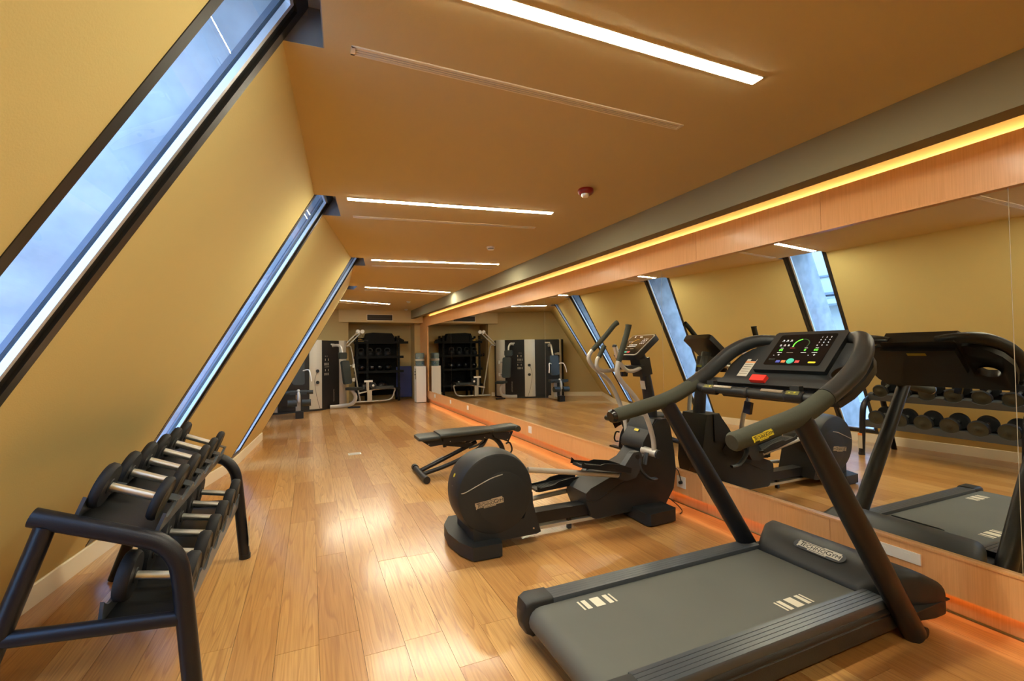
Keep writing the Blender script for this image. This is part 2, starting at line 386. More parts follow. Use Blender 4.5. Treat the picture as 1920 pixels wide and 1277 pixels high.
# baseboard on the left
bb = MB(); pl = [START_F] + sum([[q[2], q[3]] for q in WIN], []) + [CORNER_F]
tops = [START_T] + sum([[q[0], q[1]] for q in WIN], []) + [CORNER_T]
def bbpt(i, z, off):
    p = wp(tops[i], pl[i], z); return V((p[0] + off, p[1], z))
secs = []
for i in range(len(pl)):
    b_ = bbpt(i, .122, 0); secs.append([V((b_.x + .012, b_.y, 0)), V((b_.x + .012, b_.y, .116)), V((b_.x + .006, b_.y, .122)), V((b_.x - .01, b_.y, .122)), V((b_.x - .09, b_.y, 0))])
bb.loft(secs); struct(bb.build('baseboard_left', 'baseboard'))
# windows
def window(idx, T0, T1, F0, F1):
    def P(u, z, wv):
        T = lin(T0, T1, u); F = lin(F0, F1, u); p = V(wp(T, F, z)); e = V((T1[0] - T0[0], T1[1] - T0[1], 0)).normalized()
        up = (V((T[0], T[1], ZC)) - V((F[0], F[1], 0))).normalized(); nn = e.cross(up).normalized()
        if nn.x > 0: nn = -nn
        return p + nn * wv
    L = (V(T1) - V(T0)).length
    def bar(u0, u1, z0, z1, w0, w1, bev=.003):
        mb = MB(); mb.hexa([P(u0, z0, w0), P(u1, z0, w0), P(u1, z0, w1), P(u0, z0, w1), P(u0, z1, w0), P(u1, z1, w0), P(u1, z1, w1), P(u0, z1, w1)], bev, 1)
        bmesh.ops.recalc_face_normals(mb.bm, faces=mb.bm.faces); return mb
    f = .045 / L; g = .075 / L
    fr = bar(0, f, WB, WT, -.003, .052).build('window_%d' % idx, 'frame'); struct(fr)
    bar(1 - f, 1, WB, WT, -.003, .052).build('jamb', 'frame', fr)
    bar(f, 1 - f, WB, WB + .045, -.003, .052).build('frame_rail', 'frame', fr)
    bar(f, 1 - f, WT - .06, WT, -.003, .052).build('frame_rail', 'frame', fr)
    # sash and bright bead
    bar(f, f + .012 / L, WB + .045, WT - .06, .016, .036).build('sash', 'frame', fr)
    bar(1 - f - .030 / L, 1 - f, WB + .045, WT - .06, .010, .036).build('sash', 'frame', fr)
    bar(1 - f - .050 / L, 1 - f - .030 / L, WB + .06, WT - .075, .008, .030, 0).build('glazing_bead', 'bead', fr)
    bar(f + .022 / L, 1 - f - .03 / L, WB + .045, WB + .06, .008, .030, 0).build('glazing_bead', 'bead', fr)
    bar(f + .022 / L, 1 - f - .03 / L, WT - .075, WT - .06, .008, .030, 0).build('glazing_bead', 'bead', fr)
    bar(f, 1 - f, WB + .04, WT - .05, .034, .042, 0).build('pane', 'glass', fr)
    # concrete fin outside, on the far side of the opening
    mb = MB(); e = .01 / L; q = .30 / L
    u0 = 1 - .062 / L
    mb.hexa([P(u0, -.3, .056), P(u0 + q, -.3, .056), P(u0 + q, -.3, .62), P(u0, -.3, .62), P(u0, 3.4, .056), P(u0 + q, 3.4, .056), P(u0 + q, 3.4, .62), P(u0, 3.4, .62)])
    bmesh.ops.recalc_face_normals(mb.bm, faces=mb.bm.faces)
    fin = mb.build('concrete_fin', 'concrete', fr)
    mb = MB(); u1 = u0 - .004 / L  # thin darker strip down the fin, at its edge beside the frame
    mb.hexa([P(u1, -.3, .056), P(u0, -.3, .056), P(u0, -.3, .070), P(u1, -.3, .070), P(u1, 3.4, .056), P(u0, 3.4, .056), P(u0, 3.4, .076), P(u1, 3.4, .076)])
    bmesh.ops.recalc_face_normals(mb.bm, faces=mb.bm.faces); mb.build('dark_strip', 'concrete_dark', fin)
for i, q in enumerate(WIN): window(i + 1, *q)
# outer skin above the ceiling so the leaning wall keeps the roof closed
# walls behind the camera, back walls
s = MB(); s.box((.55, -2.46, 1.35), (5.4, .1, 2.9)); struct(s.build('wall_front', 'wall'))
bw = MB()
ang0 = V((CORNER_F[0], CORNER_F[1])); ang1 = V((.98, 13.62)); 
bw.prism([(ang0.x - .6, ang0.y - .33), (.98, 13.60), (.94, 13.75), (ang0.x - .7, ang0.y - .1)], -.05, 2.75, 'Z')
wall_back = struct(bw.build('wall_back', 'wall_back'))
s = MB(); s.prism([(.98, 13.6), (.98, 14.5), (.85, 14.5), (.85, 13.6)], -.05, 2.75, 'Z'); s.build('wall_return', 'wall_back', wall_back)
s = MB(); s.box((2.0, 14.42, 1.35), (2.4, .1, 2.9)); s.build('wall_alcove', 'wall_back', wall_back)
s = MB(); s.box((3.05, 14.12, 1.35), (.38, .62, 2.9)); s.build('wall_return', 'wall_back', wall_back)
# white skirting of the angled wall
d = (ang1 - ang0).normalized(); nr = V((d.y, -d.x)) * .014
a = ang0 + d * -.3; b = V((.9, 13.56))
s = MB(); s.prism([(a.x, a.y), (b.x, b.y), (b.x + nr.x, b.y + nr.y), (a.x + nr.x, a.y + nr.y)], 0, .12, 'Z', mtx=Matrix.Translation((0, -.0, 0))); struct(s.build('baseboard_back', 'baseboard'))
# soffit with the vent
s = MB(); s.prism([(.72, 13.42), (3.03, 13.42), (3.03, 14.4), (.72, 14.4)], 2.265, ZC + .15, 'Z'); struct(s.build('trim_1', 'ceiling'))
# beam on the right
s = MB(); s.box((2.74, 5.46, 2.50), (.12, 15.9, .24), .003, 1); struct(s.build('trim_2', 'beam'))
# right wall behind the mirror
s = MB(); s.box((3.20, 5.8, 1.35), (.2, 16.6, 2.9)); wall_right = struct(s.build('wall_right', 'wall'))
XM = 3.05
MB0, MB1, FT = .302, 2.157, 2.402
yy = [13.9 - .0]; L = 1.055
y = 13.9; k = 0
fas = struct(MB().box((3.085, 5.75, 2.25), (.03, 16.3, .19)).build('trim_3', 'veneer'))
low = struct(MB().box((3.085, 5.75, .21), (.03, 16.3, .18)).build('trim_4', 'veneer'))
offs = 5.086 % L
y = 13.9
ys = [13.9]; q = 13.9 - ((13.9 - offs) % L)
while q > -2.3: ys.append(q); q -= L
ys.append(-2.39)
for a, b in zip(ys, ys[1:]):
    if a - b < .02: continue
    MB().box((XM + .0, (a + b) / 2, (MB1 + FT) / 2), (.036, a - b - .0025, FT - MB1), .0012, 1).build('panel', 'veneer', fas)
    MB().box((XM + .0, (a + b) / 2, (MB0 + .105) / 2 + .0), (.036, a - b - .0025, MB0 - .105), .0012, 1).build('panel', 'veneer', low)
    MB().box((XM + .052, (a + b) / 2, .056), (.02, a - b - .0025, .112), 0, 1).build('toe_board', 'veneer', low)
MB().box((XM + .0, 13.4, (MB0 + MB1) / 2), (.036, .996, MB1 - MB0), .0012, 1).build('end_panel', 'veneer', fas)
# thin timber beads that hold the mirror
MB().box((XM - .010, 5.3, MB0 + .006), (.028, 15.2, .012), .002, 1).build('bead', 'veneer', low)
MB().box((XM - .010, 5.3, MB1 - .006), (.028, 15.2, .012), .002, 1).build('bead', 'veneer', fas)
# mirror
mir = empty('wall_mirror', (XM, 5.3, MB0), 'long wall mirror of tall panels above the orange wood skirting', 'mirror')
seams = [12.9, 10.57, 8.19, 5.815, 3.43, 1.054, -1.32, -2.38]
for a, b in zip(seams, seams[1:]):
    o = MB().box((.008, (a + b) / 2 - 5.3, (MB1 - MB0) / 2), (.012, a - b - .003, MB1 - MB0 - .012)).build('mirror_panel', 'mirror', mir)
for a in seams[1:-1]: MB().box((.009, a - 5.3, (MB1 - MB0) / 2), (.0125, .0028, MB1 - MB0 - .012)).build('seam_bead', 'label_paper', mir)
MB().box((.016, -.0, (MB1 - MB0) / 2), (.004, 15.1, MB1 - MB0)).build('backing', 'dark_ink', mir)

# LED cove on the fascia and toe-kick strip
c = empty('cove_light', (3.084, 5.3, FT), 'warm light strip hidden on top of the wood band over the mirror', 'light strip')
MB().box((0, 0, -.016), (.020, 15.2, .010)).build('light_strip', 'cove_led', c)
c = empty('toe_light', (3.082, 5.3, .105), 'orange light strip tucked under the wood skirting at the floor', 'light strip')
MB().box((0, 0, .006), (.02, 15.0, .008)).build('light_strip', 'toe_led', c)

# ------------------------------------------------------------------ ceiling lights, slots, detectors
LIGHTS = [((.19, -.92), (1.87, -.92)), ((.18, 1.462), (1.858, 1.440)), ((.274, 3.789), (1.953, 3.550)), ((.737, 6.187), (2.400, 5.915)), ((.930, 8.775), (2.594, 9.055)), ((.29, 10.965), (1.803, 11.673))]
LN = ['linear ceiling light behind the camera', 'nearest and longest-looking linear ceiling light, cut by the top edge', 'second linear ceiling light, beside the second window', 'third linear ceiling light, beside the third window', 'fourth linear ceiling light, before the far slanted wall edge', 'farthest linear ceiling light, just before the dropped soffit with the air vent']
for (a, b), lab in zip(LIGHTS, LN):
    d = V((b[0] - a[0], b[1] - a[1])); ln = d.length; c = ((a[0] + b[0]) / 2, (a[1] + b[1]) / 2, ZC)
    t = empty('ceiling_light', c, lab, 'ceiling light', 'linear ceiling lights', rz=math.atan2(d.y, d.x))
    MB().box((0, .029, -.002), (ln + .01, .006, .006)).box((0, -.029, -.002), (ln + .01, .006, .006)).box((ln / 2 + .003, 0, -.002), (.006, .064, .006)).box((-ln / 2 - .003, 0, -.002), (.006, .064, .006)).build('frame', 'vent_frame', t)
    MB().box((0, 0, -.0035), (ln, .052, .006)).build('diffuser', 'led', t)
SL = [((.154, 1.910), (1.855, 1.913)), ((.353, 4.278), (2.031, 4.045)), ((.786, 6.603), (2.459, 6.335)), ((.96, 9.21), (2.62, 9.49)), ((.10, 11.38), (1.62, 12.09))]
SN = ['long air slot in the ceiling in front of the nearest ceiling light', 'air slot behind the second ceiling light', 'air slot behind the third ceiling light', 'air slot behind the fourth ceiling light', 'air slot behind the farthest ceiling light']
for (a, b), lab in zip(SL, SN):
    d = V((b[0] - a[0], b[1] - a[1])); ln = d.length; c = ((a[0] + b[0]) / 2, (a[1] + b[1]) / 2, ZC)
    t = empty('air_slot', c, lab, 'air vent', 'air slots in the ceiling', rz=math.atan2(d.y, d.x))
    MB().box((0, .024, -.002), (ln, .007, .008)).box((0, -.024, -.002), (ln, .007, .008)).box((ln / 2 - .008, 0, -.002), (.016, .055, .008)).box((-ln / 2 + .008, 0, -.002), (.016, .055, .008)).build('frame', 'vent_frame', t)
    MB().box((0, 0, -.0005), (ln - .02, .044, .002)).build('backing', 'label_paper', t)
    mb = MB()
    for k in range(3): mb.box((0, -.014 + k * .014, -.002), (ln - .03, .006, .004))
    mb.build('louvre', 'vent_frame', t)
# red smoke detector
t = empty('smoke_detector', (1.906, 2.937, ZC), 'dark red round fire detector with clear strobe on the ceiling', 'detector')
MB().lathe([(.0, 0), (.056, 0), (.060, -.010), (.058, -.026), (.045, -.040), (0, -.042)], seg=28).build('base', 'red_dark', t)
MB().lathe([(.030, -.030), (.030, -.050), (.022, -.062), (0, -.066)], (-.008, -.006, 0), seg=20).build('strobe', 'steel', t)
def detector(loc, lab, s=1.):
    t = empty('smoke_detector', loc, lab, 'detector')
    MB().lathe([(0, 0), (.048 * s, 0), (.048 * s, -.014), (.040 * s, -.020), (0, -.020)], seg=24).build('base', 'white_plastic', t)
    MB().lathe([(.036 * s, -.018), (.034 * s, -.028)], seg=24).build('grille', 'dark_ink', t)
    MB().lathe([(.038 * s, -.028), (.036 * s, -.036), (0, -.042)], seg=24).build('cap', 'white_plastic', t)
detector((1.922, 4.974, ZC), 'white round smoke detector on the ceiling between second and third light')
detector((2.134, 10.945, ZC), 'small white detector beyond the fourth ceiling light')
detector((2.449, 12.9, ZC), 'farthest small white detector, close to the dropped soffit')
detector((1.905, .80, ZC), 'white round detector cut off by the top edge above the treadmill', 1.3)
# soffit vent
t = empty('air_vent', (1.81, 13.42, 2.40), 'dark louvred air vent in the dropped soffit at the far end', 'air vent')
MB().box((0, -.006, .085), (.72, .012, .016)).box((0, -.006, -.085), (.72, .012, .016)).box((-.352, -.006, 0), (.016, .012, .17)).box((.352, -.006, 0), (.016, .012, .17)).build('frame', 'vent_frame', t)
MB().box((0, .0, 0), (.69, .004, .155)).build('backing', 'dark_ink', t)
for k in range(4): MB().box((0, -.006, -.055 + k * .037), (.69, .016, .008), rot=Matrix.Rotation(.6, 3, 'X')).build('louvre', 'vent_dark', t)
# sockets on the skirting
SK = [((12.086, .241), .09, .09, 'white wall socket nearest the water cooler', 0), ((10.60, .226), .09, .09, 'white wall socket second from the water cooler', 0), ((9.30, .226), .09, .09, 'white wall socket third from the water cooler', 0),
      ((6.30, .214), .10, .10, 'white wall socket behind the head of the weight bench', 0), ((3.205, .212), .10, .10, 'white wall socket with a plug behind the elliptical trainer', 1), ((1.56, .235), .24, .06, 'long white double socket plate behind the treadmill hood', 2)]
for (y, z), wd, h, lab, kd in SK:
    t = empty('wall_socket', (XM - .018, y, z), lab, 'socket')
    MB().box((-.004, 0, 0), (.008, wd, h), .002, 1).build('plate', 'white_plastic', t)
    for yo in ((0,) if kd != 2 else (-.06, .06)): MB().box((-.009, yo, 0), (.003, min(wd, h) * .55, h * .5), .001, 1).build('socket_face', 'white_plastic', t)
    if kd == 1: MB().lathe([(.014, 0), (.014, -.028), (0, -.03)], (-.008, -.01, 0), 'X', 12).build('plug', 'black', t)
# floor box
t = empty('floor_box', (.565, 6.82, 0), 'small metal floor box lid set in the planks', 'floor box')
MB().box((0, 0, .0012), (.17, .13, .004), .001, 1).build('frame', 'steel', t)
MB().box((0, 0, .0035), (.14, .10, .002)).build('lid', 'label_paper', t)
# wall controller in the mirror view
t = empty('wall_control', (.982, 14.0, 1.30), 'small dark wall control beside the storage rack', 'switch')
MB().box((.008, 0, 0), (.016, .09, .09), .003, 1).build('body', 'black', t)
MB().box((.017, 0, .01), (.002, .05, .04)).build('display', 'label_paper', t)

# ================================================================== TREADMILL
tm = empty('treadmill', (.93, 1.715, 0), 'large black treadmill with a wide grey belt and lit console, front right', 'treadmill')
X0, Y0 = .93, 1.715
def tp(x, y, z): return (x - X0, y - Y0, z)       # world -> treadmill local
YB = .28
# deck base
MB().box(tp(1.75, Y0, .10), (1.50, .70, .10), .012, 2).build('deck_frame', 'black', tm)
# belt: loop profile round the rear roller
pr = [(2.56, .186), (1.02, .184)]
for k in range(9):
    a = PI / 2 + PI * k / 8; pr.append((1.0 + .062 * math.cos(a), .122 + .062 * math.sin(a)))
pr += [(1.1, .064), (2.56, .064)]
MB().prism([(p[0] - X0, p[1]) for p in pr], -YB, YB, 'Y').build('belt', 'belt', tm)
# belt marks
def marks(cx, cy, ang):
    mb = MB()
    for off, wd in ((-.066, .008), (-.045, .020), (0, .042), (.045, .020), (.066, .008)):
        mb.box((cx + off * 1.35 - X0, cy - Y0, .1866), (wd * 1.2, .075, .0008))
    return mb
marks(1.265, 1.912, 0).build('belt_mark', 'white_mark', tm); marks(2.105, 1.512, 0).build('belt_mark', 'white_mark', tm)
# side rails with grooves
for sy in (-1, 1):
    y0, y1 = YB * sy, .388 * sy
    ribs = 5; prof = []
    for k in range(ribs):
        ya = .284 + (.388 - .284) * k / ribs; yb = .284 + (.388 - .284) * (k + 1) / ribs
        prof += [(ya, .2015), (ya + .0012, .205 - k * .0006), (yb - .0012, .205 - k * .0006), (yb, .2015)]
    prof += [(.392, .19), (.392, .165), (.284, .165)]
    MB().prism([(p[0] * sy, p[1]) for p in prof], 1.075 - X0, 2.50 - X0, 'X').build('side_rail', 'deck_grey', tm)
    # lower skirt
    MB().prism([(q[0] * sy, q[1]) for q in ((.385, .17), (.402, .155), (.405, .145), (.392, .135), (.398, .128), (.398, .06), (.375, .045), (.33, .045), (.33, .17))], 1.05 - X0, 2.62 - X0, 'X').build('side_skirt', 'black', tm)
    # rear end cap
    secs = []
    for x, z0, z1, yi, yo in ((.918, .10, .16, .30, .375), (.932, .06, .200, .29, .394), (.965, .04, .213, .286, .402), (1.075, .055, .210, .286, .402)):
        secs.append([(x - X0, a * sy, b) for a, b in rrect((yi + yo) / 2, (z0 + z1) / 2, yo - yi, z1 - z0, .018, 3)])
    MB().loft(secs).build('end_cap', 'charcoal', tm)
# motor hood
secs = []
for x, hw, zt, zb in ((2.470, .285, .196, .15), (2.485, .300, .215, .06), (2.56, .335, .262, .05), (2.66, .385, .292, .045), (2.74, .415, .285, .045), (2.82, .432, .248, .045), (2.89, .438, .212, .05), (2.925, .42, .180, .06), (2.94, .38, .13, .08)):
    r = min(.05, (zt - zb) * .35); loop = []
    for sx, sz, a0 in ((1, 1, 0), (-1, 1, 90), (-1, -1, 180), (1, -1, 270)):
        for k in range(5):
            a = math.radians(a0 + 90 * k / 4); rr = r if sz > 0 else r * .5
            loop.append((x - X0, sx * (hw - rr) + rr * math.cos(a) - .0, (zt - rr if sz > 0 else zb + rr) + rr * math.sin(a)))
    secs.append(loop)
MB().loft(secs).build('motor_hood', 'charcoal', tm, ang=50)
mb = MB(); mb.box((2.72 - X0, 0, .128), (.42, .874, .006)); mb.build('hood_seam', 'dark_ink', tm)
# logo plate on the hood slope
e1 = V((0, -1, 0)); n1 = V((2.66 - 2.50, 0, .292 - .222)).normalized()
Ml = frame((2.575 - X0, -.02, .2735), e1, n1)
def logo(Mx, L, parent, plate, ink, badge=None, proud=.002):
    s = L / .28
    def bx(cx, cy, wx, wy, m, z, nm):
        MB().box((cx * s, cy * s, z), (wx * s, wy * s, .0016), .0004, 1, mtx=Mx).build(nm, m, parent)
    if badge: MB().prism(rrect(0, 0, .33 * s, .085 * s, .04 * s, 6), 0, .0014, 'Z', mtx=Mx).build('badge', badge, parent)
    MB().prism([(a * s, b * s) for a, b in ((-.14, .030), (.02, .030), (.02, .036), (.13, .036), (.13, .022), (.14, .022), (.14, -.024), (.06, -.024), (.06, -.034), (-.06, -.034), (-.06, -.022), (-.125, -.022), (-.125, -.03), (-.135, -.03), (-.135, 0), (-.14, 0))], .001, proud + .0008, 'Z', mtx=Mx).build('logo_plate', plate, parent)
    zt = proud + .0012
    text('lettering', 'T', .060 * s, Mx @ Matrix.Translation((-.110 * s, 0.000 * s, zt)), ink, parent)
    text('lettering', 'ECHNO', .042 * s, Mx @ Matrix.Translation((-.028 * s, -.003 * s, zt)), ink, parent)
    text('lettering', 'G', .054 * s, Mx @ Matrix.Translation((.063 * s, .002 * s, zt)), ink, parent)
    text('lettering', 'YM', .042 * s, Mx @ Matrix.Translation((.108 * s, 0.000 * s, zt)), ink, parent)
    bx(-.02, .0215, .20, .003, ink, zt, 'logo_rule'); bx(-.0, -.0265, .10, .003, ink, zt, 'logo_rule')
logo(Ml, .235, tm, 'logo_pale', 'dark_ink', 'deck_grey')
# uprights
for y, lab in ((1.295, 0), (2.085, 1)):
    x0, z0, x1, z1 = (2.645, .02, 1.880, 1.100)
    if lab: x0, z0, x1, z1 = (2.595, .03, 1.865, 1.100)
    MB().tube([tp(x1, y, z1), tp((x0 + x1) / 2, y, (z0 + z1) / 2), tp(x0, y, z0)], [.046, .056, .056], 16, 1, ry=.038, up=(1, 0, .7)).build('upright', 'black_tube', tm)
    MB().lathe([(0, -.03), (.026, -.03), (.026, .03), (0, .03)], tp(x0 + .04, y, .028), 'Y', 16).build('foot_wheel', 'black', tm)
    MB().box(tp(2.52, (y + (1.715)) / 2 + (y - 1.715) * .30, .10), (.30, .06, .10), .01, 2).build('bracket', 'black', tm)
# handles: near and far, foam grips
def hpath(yc, sg):
    return [(1.50, yc, 1.040), (1.70, yc, 1.076), (1.90, yc, 1.118), (2.09, yc - .004 * sg, 1.195)]
def rim(yc, sg):  # sg=-1 near (y smaller)
    return [(2.05, yc, 1.180), (2.17, yc + .00 * sg, 1.238), (2.27, yc, 1.300), (2.36, yc - .02 * sg, 1.370), (2.44, yc - .06 * sg, 1.418), (2.50, yc - .11 * sg, 1.440), (2.545, yc - .18 * sg, 1.440), (2.56, yc - .27 * sg, 1.43)]
for yc, sg in ((1.30, -1), (2.085, 1)):
    MB().tube([tp(*p) for p in hpath(yc, sg)], [.036, .040, .041, .040], 16, 4).build('grip', 'foam', tm)
    MB().lathe([(0, -.012), (.030, -.012), (.038, 0), (.038, .012), (0, .012)], (0, 0, 0), 'X', 18, mtx=Matrix.Translation(tp(1.495, yc, 1.039)) @ Matrix.Rotation(-.19, 4, 'Y')).build('end_cap', 'black_gloss' if sg > 0 else 'foam', tm)
    MB().tube([tp(*p) for p in rim(yc, sg)], [.041, .042, .043, .042, .040, .036, .032, .025], 16, 4).build('console_rim', 'charcoal', tm)
# yellow logo on the near grip (outer side)
gx = V((1.72 - 1.50, 0, 1.082 - 1.040)).normalized()
Mg = frame(tp(1.605, 1.30 - .0395, 1.058), gx, V((0, .25, 1)))
logo(Mg, .115, tm, 'yellow', 'dark_ink', None, .001)
# console plate (in a tilted frame: u = -Y (left to right seen by the runner), v up the slope)
P0 = V(tp(2.215, 1.677, 1.150)); up = V((.178, 0, .172)).normalized()
MC = frame(P0, V((0, -1, 0)), up)        # z = facing the runner (towards -x, up)
if MC.col[2].z < 0: pass
def cp(u, v, w=0): return MC @ V((u, v, w))
outl = [(-.33, -.01), (.33, -.01), (.365, .05), (.388, .14), (.392, .22), (.365, .29), (.315, .345), (.24, .38), (.16, .395), (-.16, .395), (-.24, .38), (-.315, .345), (-.365, .29), (-.392, .22), (-.388, .14), (-.365, .05)]
pl_ = MB().prism(outl, -.035, .0, 'Z', bevel=.012, seg=2, mtx=MC).build('console_plate', 'charcoal', tm)
ct = MB().lathe([(0, -.2), (.052, -.2), (.056, .1), (0, .1)], seg=32, mtx=MC @ Matrix.Translation((.278, .172, 0)) @ Matrix.Diagonal((1.0, .85, 1, 1))).build('cutter', 'charcoal', tm)
cut(pl_, ct)
MB().lathe([(.0545, -.05), (.0545, -.004), (.058, .002), (.051, .002), (.051, -.05)], seg=32, mtx=MC @ Matrix.Translation((.278, .172, 0)) @ Matrix.Diagonal((1.0, .85, 1, 1))).build('cup_ring', 'black', tm)
MC0 = MC
# raised display housing
MD_ = frame(V(tp(2.333, 1.667, 1.304)), V((0, -1, 0)), V((.178, 0, .172)))   # v=0 at the lower glass edge
MC = MD_ @ Matrix.Translation((0, -.165, -.0475))
MB().prism([(-.20, .130), (.20, .130), (.20, .415), (.19, .428), (-.19, .428), (-.20, .415)], -.045, .045, 'Z', bevel=.012, seg=3, mtx=MC).build('display_housing', 'charcoal', tm)
MB().prism(rrect(0, .285, .312, .236, .012, 3), .044, .0475, 'Z', mtx=MC).build('display_glass', 'black_gloss', tm)
ZS = .0482
KV = .88
def sq(u, v, wu, wv, m, nm='display_mark'): MB().box((u * .93, .285 + (v - .285) * KV - .004, ZS), (wu * .8, wv * .7, .001), mtx=MC).build(nm, m, tm)
def txt(b, u, v, s, m='screen_ink', nm='display_digit'): text(nm, b, s * .85, MC @ Matrix.Translation((u * .93, .285 + (v - .285) * KV - .004, ZS)), m, tm, .0003)
mb = MB(); N = 20; mb2 = MB()
for k in range(N):
    a0 = math.radians(205 - 230 * k / N); a1 = math.radians(205 - 230 * (k + .9) / N); tgt = mb if k < 9 else mb2
    ps = [(math.cos(a) * r * .95 - .005, .322 + math.sin(a) * r * .95) for a, r in ((a0, .046), (a1, .046), (a1, .040), (a0, .040))]
    tgt.prism(ps, ZS, ZS + .001, 'Z', mtx=MC)
mb.build('speed_arc', 'screen_green', tm); mb2.build('speed_arc', 'screen_green_dim', tm)
for i, rw in enumerate(('123', '456', '789')):
    for j, ch in enumerate(rw): txt(ch, .092 + j * .025, .392 - i * .023, .015)
txt('0', .117, .323, .014); sq(.090, .323, .008, .008, 'screen_ink'); sq(.144, .323, .010, .004, 'screen_ink')
for u in (-.13, -.105, -.08):
    sq(u, .372, .010, .006, 'screen_ink'); sq(u, .362, .018, .0025, 'screen_ink'); sq(u, .330, .010, .006, 'screen_ink'); sq(u, .321, .014, .0025, 'screen_ink')
for u, b in ((-.110, '00'), (.037, '0'), (.100, '00')):
    txt(b, u, .283, .026, 'screen_green'); sq(u, .301, .020, .003, 'screen_ink'); sq(u, .262, .036, .003, 'screen_ink')
sq(-.045, .301, .036, .003, 'btn_red'); sq(-.045, .262, .045, .0025, 'label_paper')
for u, c in ((-.135, '-'), (-.105, '+'), (.075, '-'), (.108, '+')): txt(c, u, .240, .028)
sq(-.05, .313, .010, .003, 'screen_ink'); txt('+', .035, .315, .012)
for u, m_ in ((-.083, 'btn_blue'), (-.050, 'btn_orange'), (.034, 'btn_red')): MB().box((u * .93, .192, ZS), (.023, .017, .002), .001, 1, mtx=MC).build('button', m_, tm)
MB().lathe([(0, 0), (.020, 0), (.019, .003), (0, .003)], seg=24, mtx=MC @ Matrix.Translation((-.008, .196, ZS - .001))).build('button', 'btn_teal', tm)
txt('START', -.008, .184, .007); sq(-.130, .203, .045, .016, 'charcoal')
MB().prism(rrect(.112, .188, .040, .012, .005, 3), ZS, ZS + .001, 'Z', mtx=MC).build('badge', 'yellow', tm)
MC = MC0
# tray ledge, stop button
MB().prism([(-.34, .03), (.34, .03), (.31, .075), (-.31, .075)], 0, .055, 'Z', bevel=.004, seg=1, mtx=MC).build('tray', 'black', tm)
MB().box((-.0, .022, .050), (.72, .034, .045), .006, 2, mtx=MC).build('ledge', 'charcoal', tm)
MB().box((-.0, -.012, .040), (.70, .030, .030), .004, 2, mtx=MC).build('ledge', 'black_gloss', tm)
MB().box((-.055, .036, .082), (.085, .040, .024), .004, 2, mtx=MC).build('stop_button', 'red', tm, label='red stop button')
# warning label on the far side
Mp = MC @ Matrix.Translation((-.262, .185, .0015))
MB().box((0, 0, 0), (.065, .15, .001), mtx=Mp).build('sticker', 'label_paper', tm)
MB().box((0, .050, .0008), (.065, .010, .001), mtx=Mp).build('sticker_band', 'label_orange', tm)
MB().box((.012, .068, .0008), (.036, .020, .001), mtx=Mp).build('sticker_band', 'charcoal', tm)
for k in range(5): MB().box((0, .03 - .018 * k, .0008), (.052, .0025, .0006), mtx=Mp).build('sticker_line', 'charcoal', tm)
# cross bar with pulse sensors
MB().tube([tp(2.09, 1.33, 1.165), tp(2.055, 1.42, 1.168), tp(2.05, 1.69, 1.172), tp(2.055, 1.96, 1.176), tp(2.09, 2.05, 1.18)], .0225, 16, 4).build('cross_bar', 'charcoal', tm)
for y in (1.44, 1.93):
    MB().lathe([(.0235, -.045), (.0275, -.04), (.0275, .04), (.0235, .045)], tp(2.053, y, 1.1695), 'Y', 18).build('collar', 'black', tm)
    MB().box(tp(2.063, y, 1.205), (.03, .045, .03), .004, 1).build('bracket', 'charcoal', tm)
    Mq = frame(tp(2.0335, y, 1.1895), V((0, -1, 0)), V((.7, 0, .7)))
    MB().box((0, 0, 0), (.062, .022, .001), mtx=Mq).build('sticker', 'olive', tm)
    text('lettering', '-  +', .024, Mq @ Matrix.Translation((0, 0, .001)), 'yellow', tm)
for y in (1.545, 1.835):
    MB().box(tp(2.036, y, 1.190), (.014, .115, .010), .003, 1, rot=Matrix.Rotation(-.7, 3, 'Y')).build('pulse_sensor', 'steel', tm)
MB().lathe([(.026, -.009), (.026, .009)], tp(2.05, 1.69, 1.172), 'Y', 16).build('clip_ring', 'dark_ink', tm)
MB().tube([tp(2.045, 1.69, 1.150), tp(2.04, 1.685, 1.125)], .004, 8, 1).build('clip_cord', 'dark_ink', tm)
MB().box(tp(2.04, 1.682, 1.095), (.018, .040, .060), .005, 2, rot=Matrix.Rotation(.18, 3, 'X')).build('safety_clip', 'black_gloss', tm)
# back of the console (seen in the mirror): upper module and logo
MB().prism([(-.20, .20), (.20, .20), (.20, .405), (-.20, .405)], -.095, -.04, 'Z', bevel=.02, seg=2, mtx=MC).build('rear_cover', 'black', tm)
MB().box((.0, .375, -.096), (.10, .022, .002), mtx=MC).build('badge', 'yellow', tm)
mb = MB()
for k in range(9): mb.box((-.02, .15 + k * .014, -.0555), (.40, .003, .002), mtx=MC)
mb.build('rear_grille', 'dark_ink', tm)

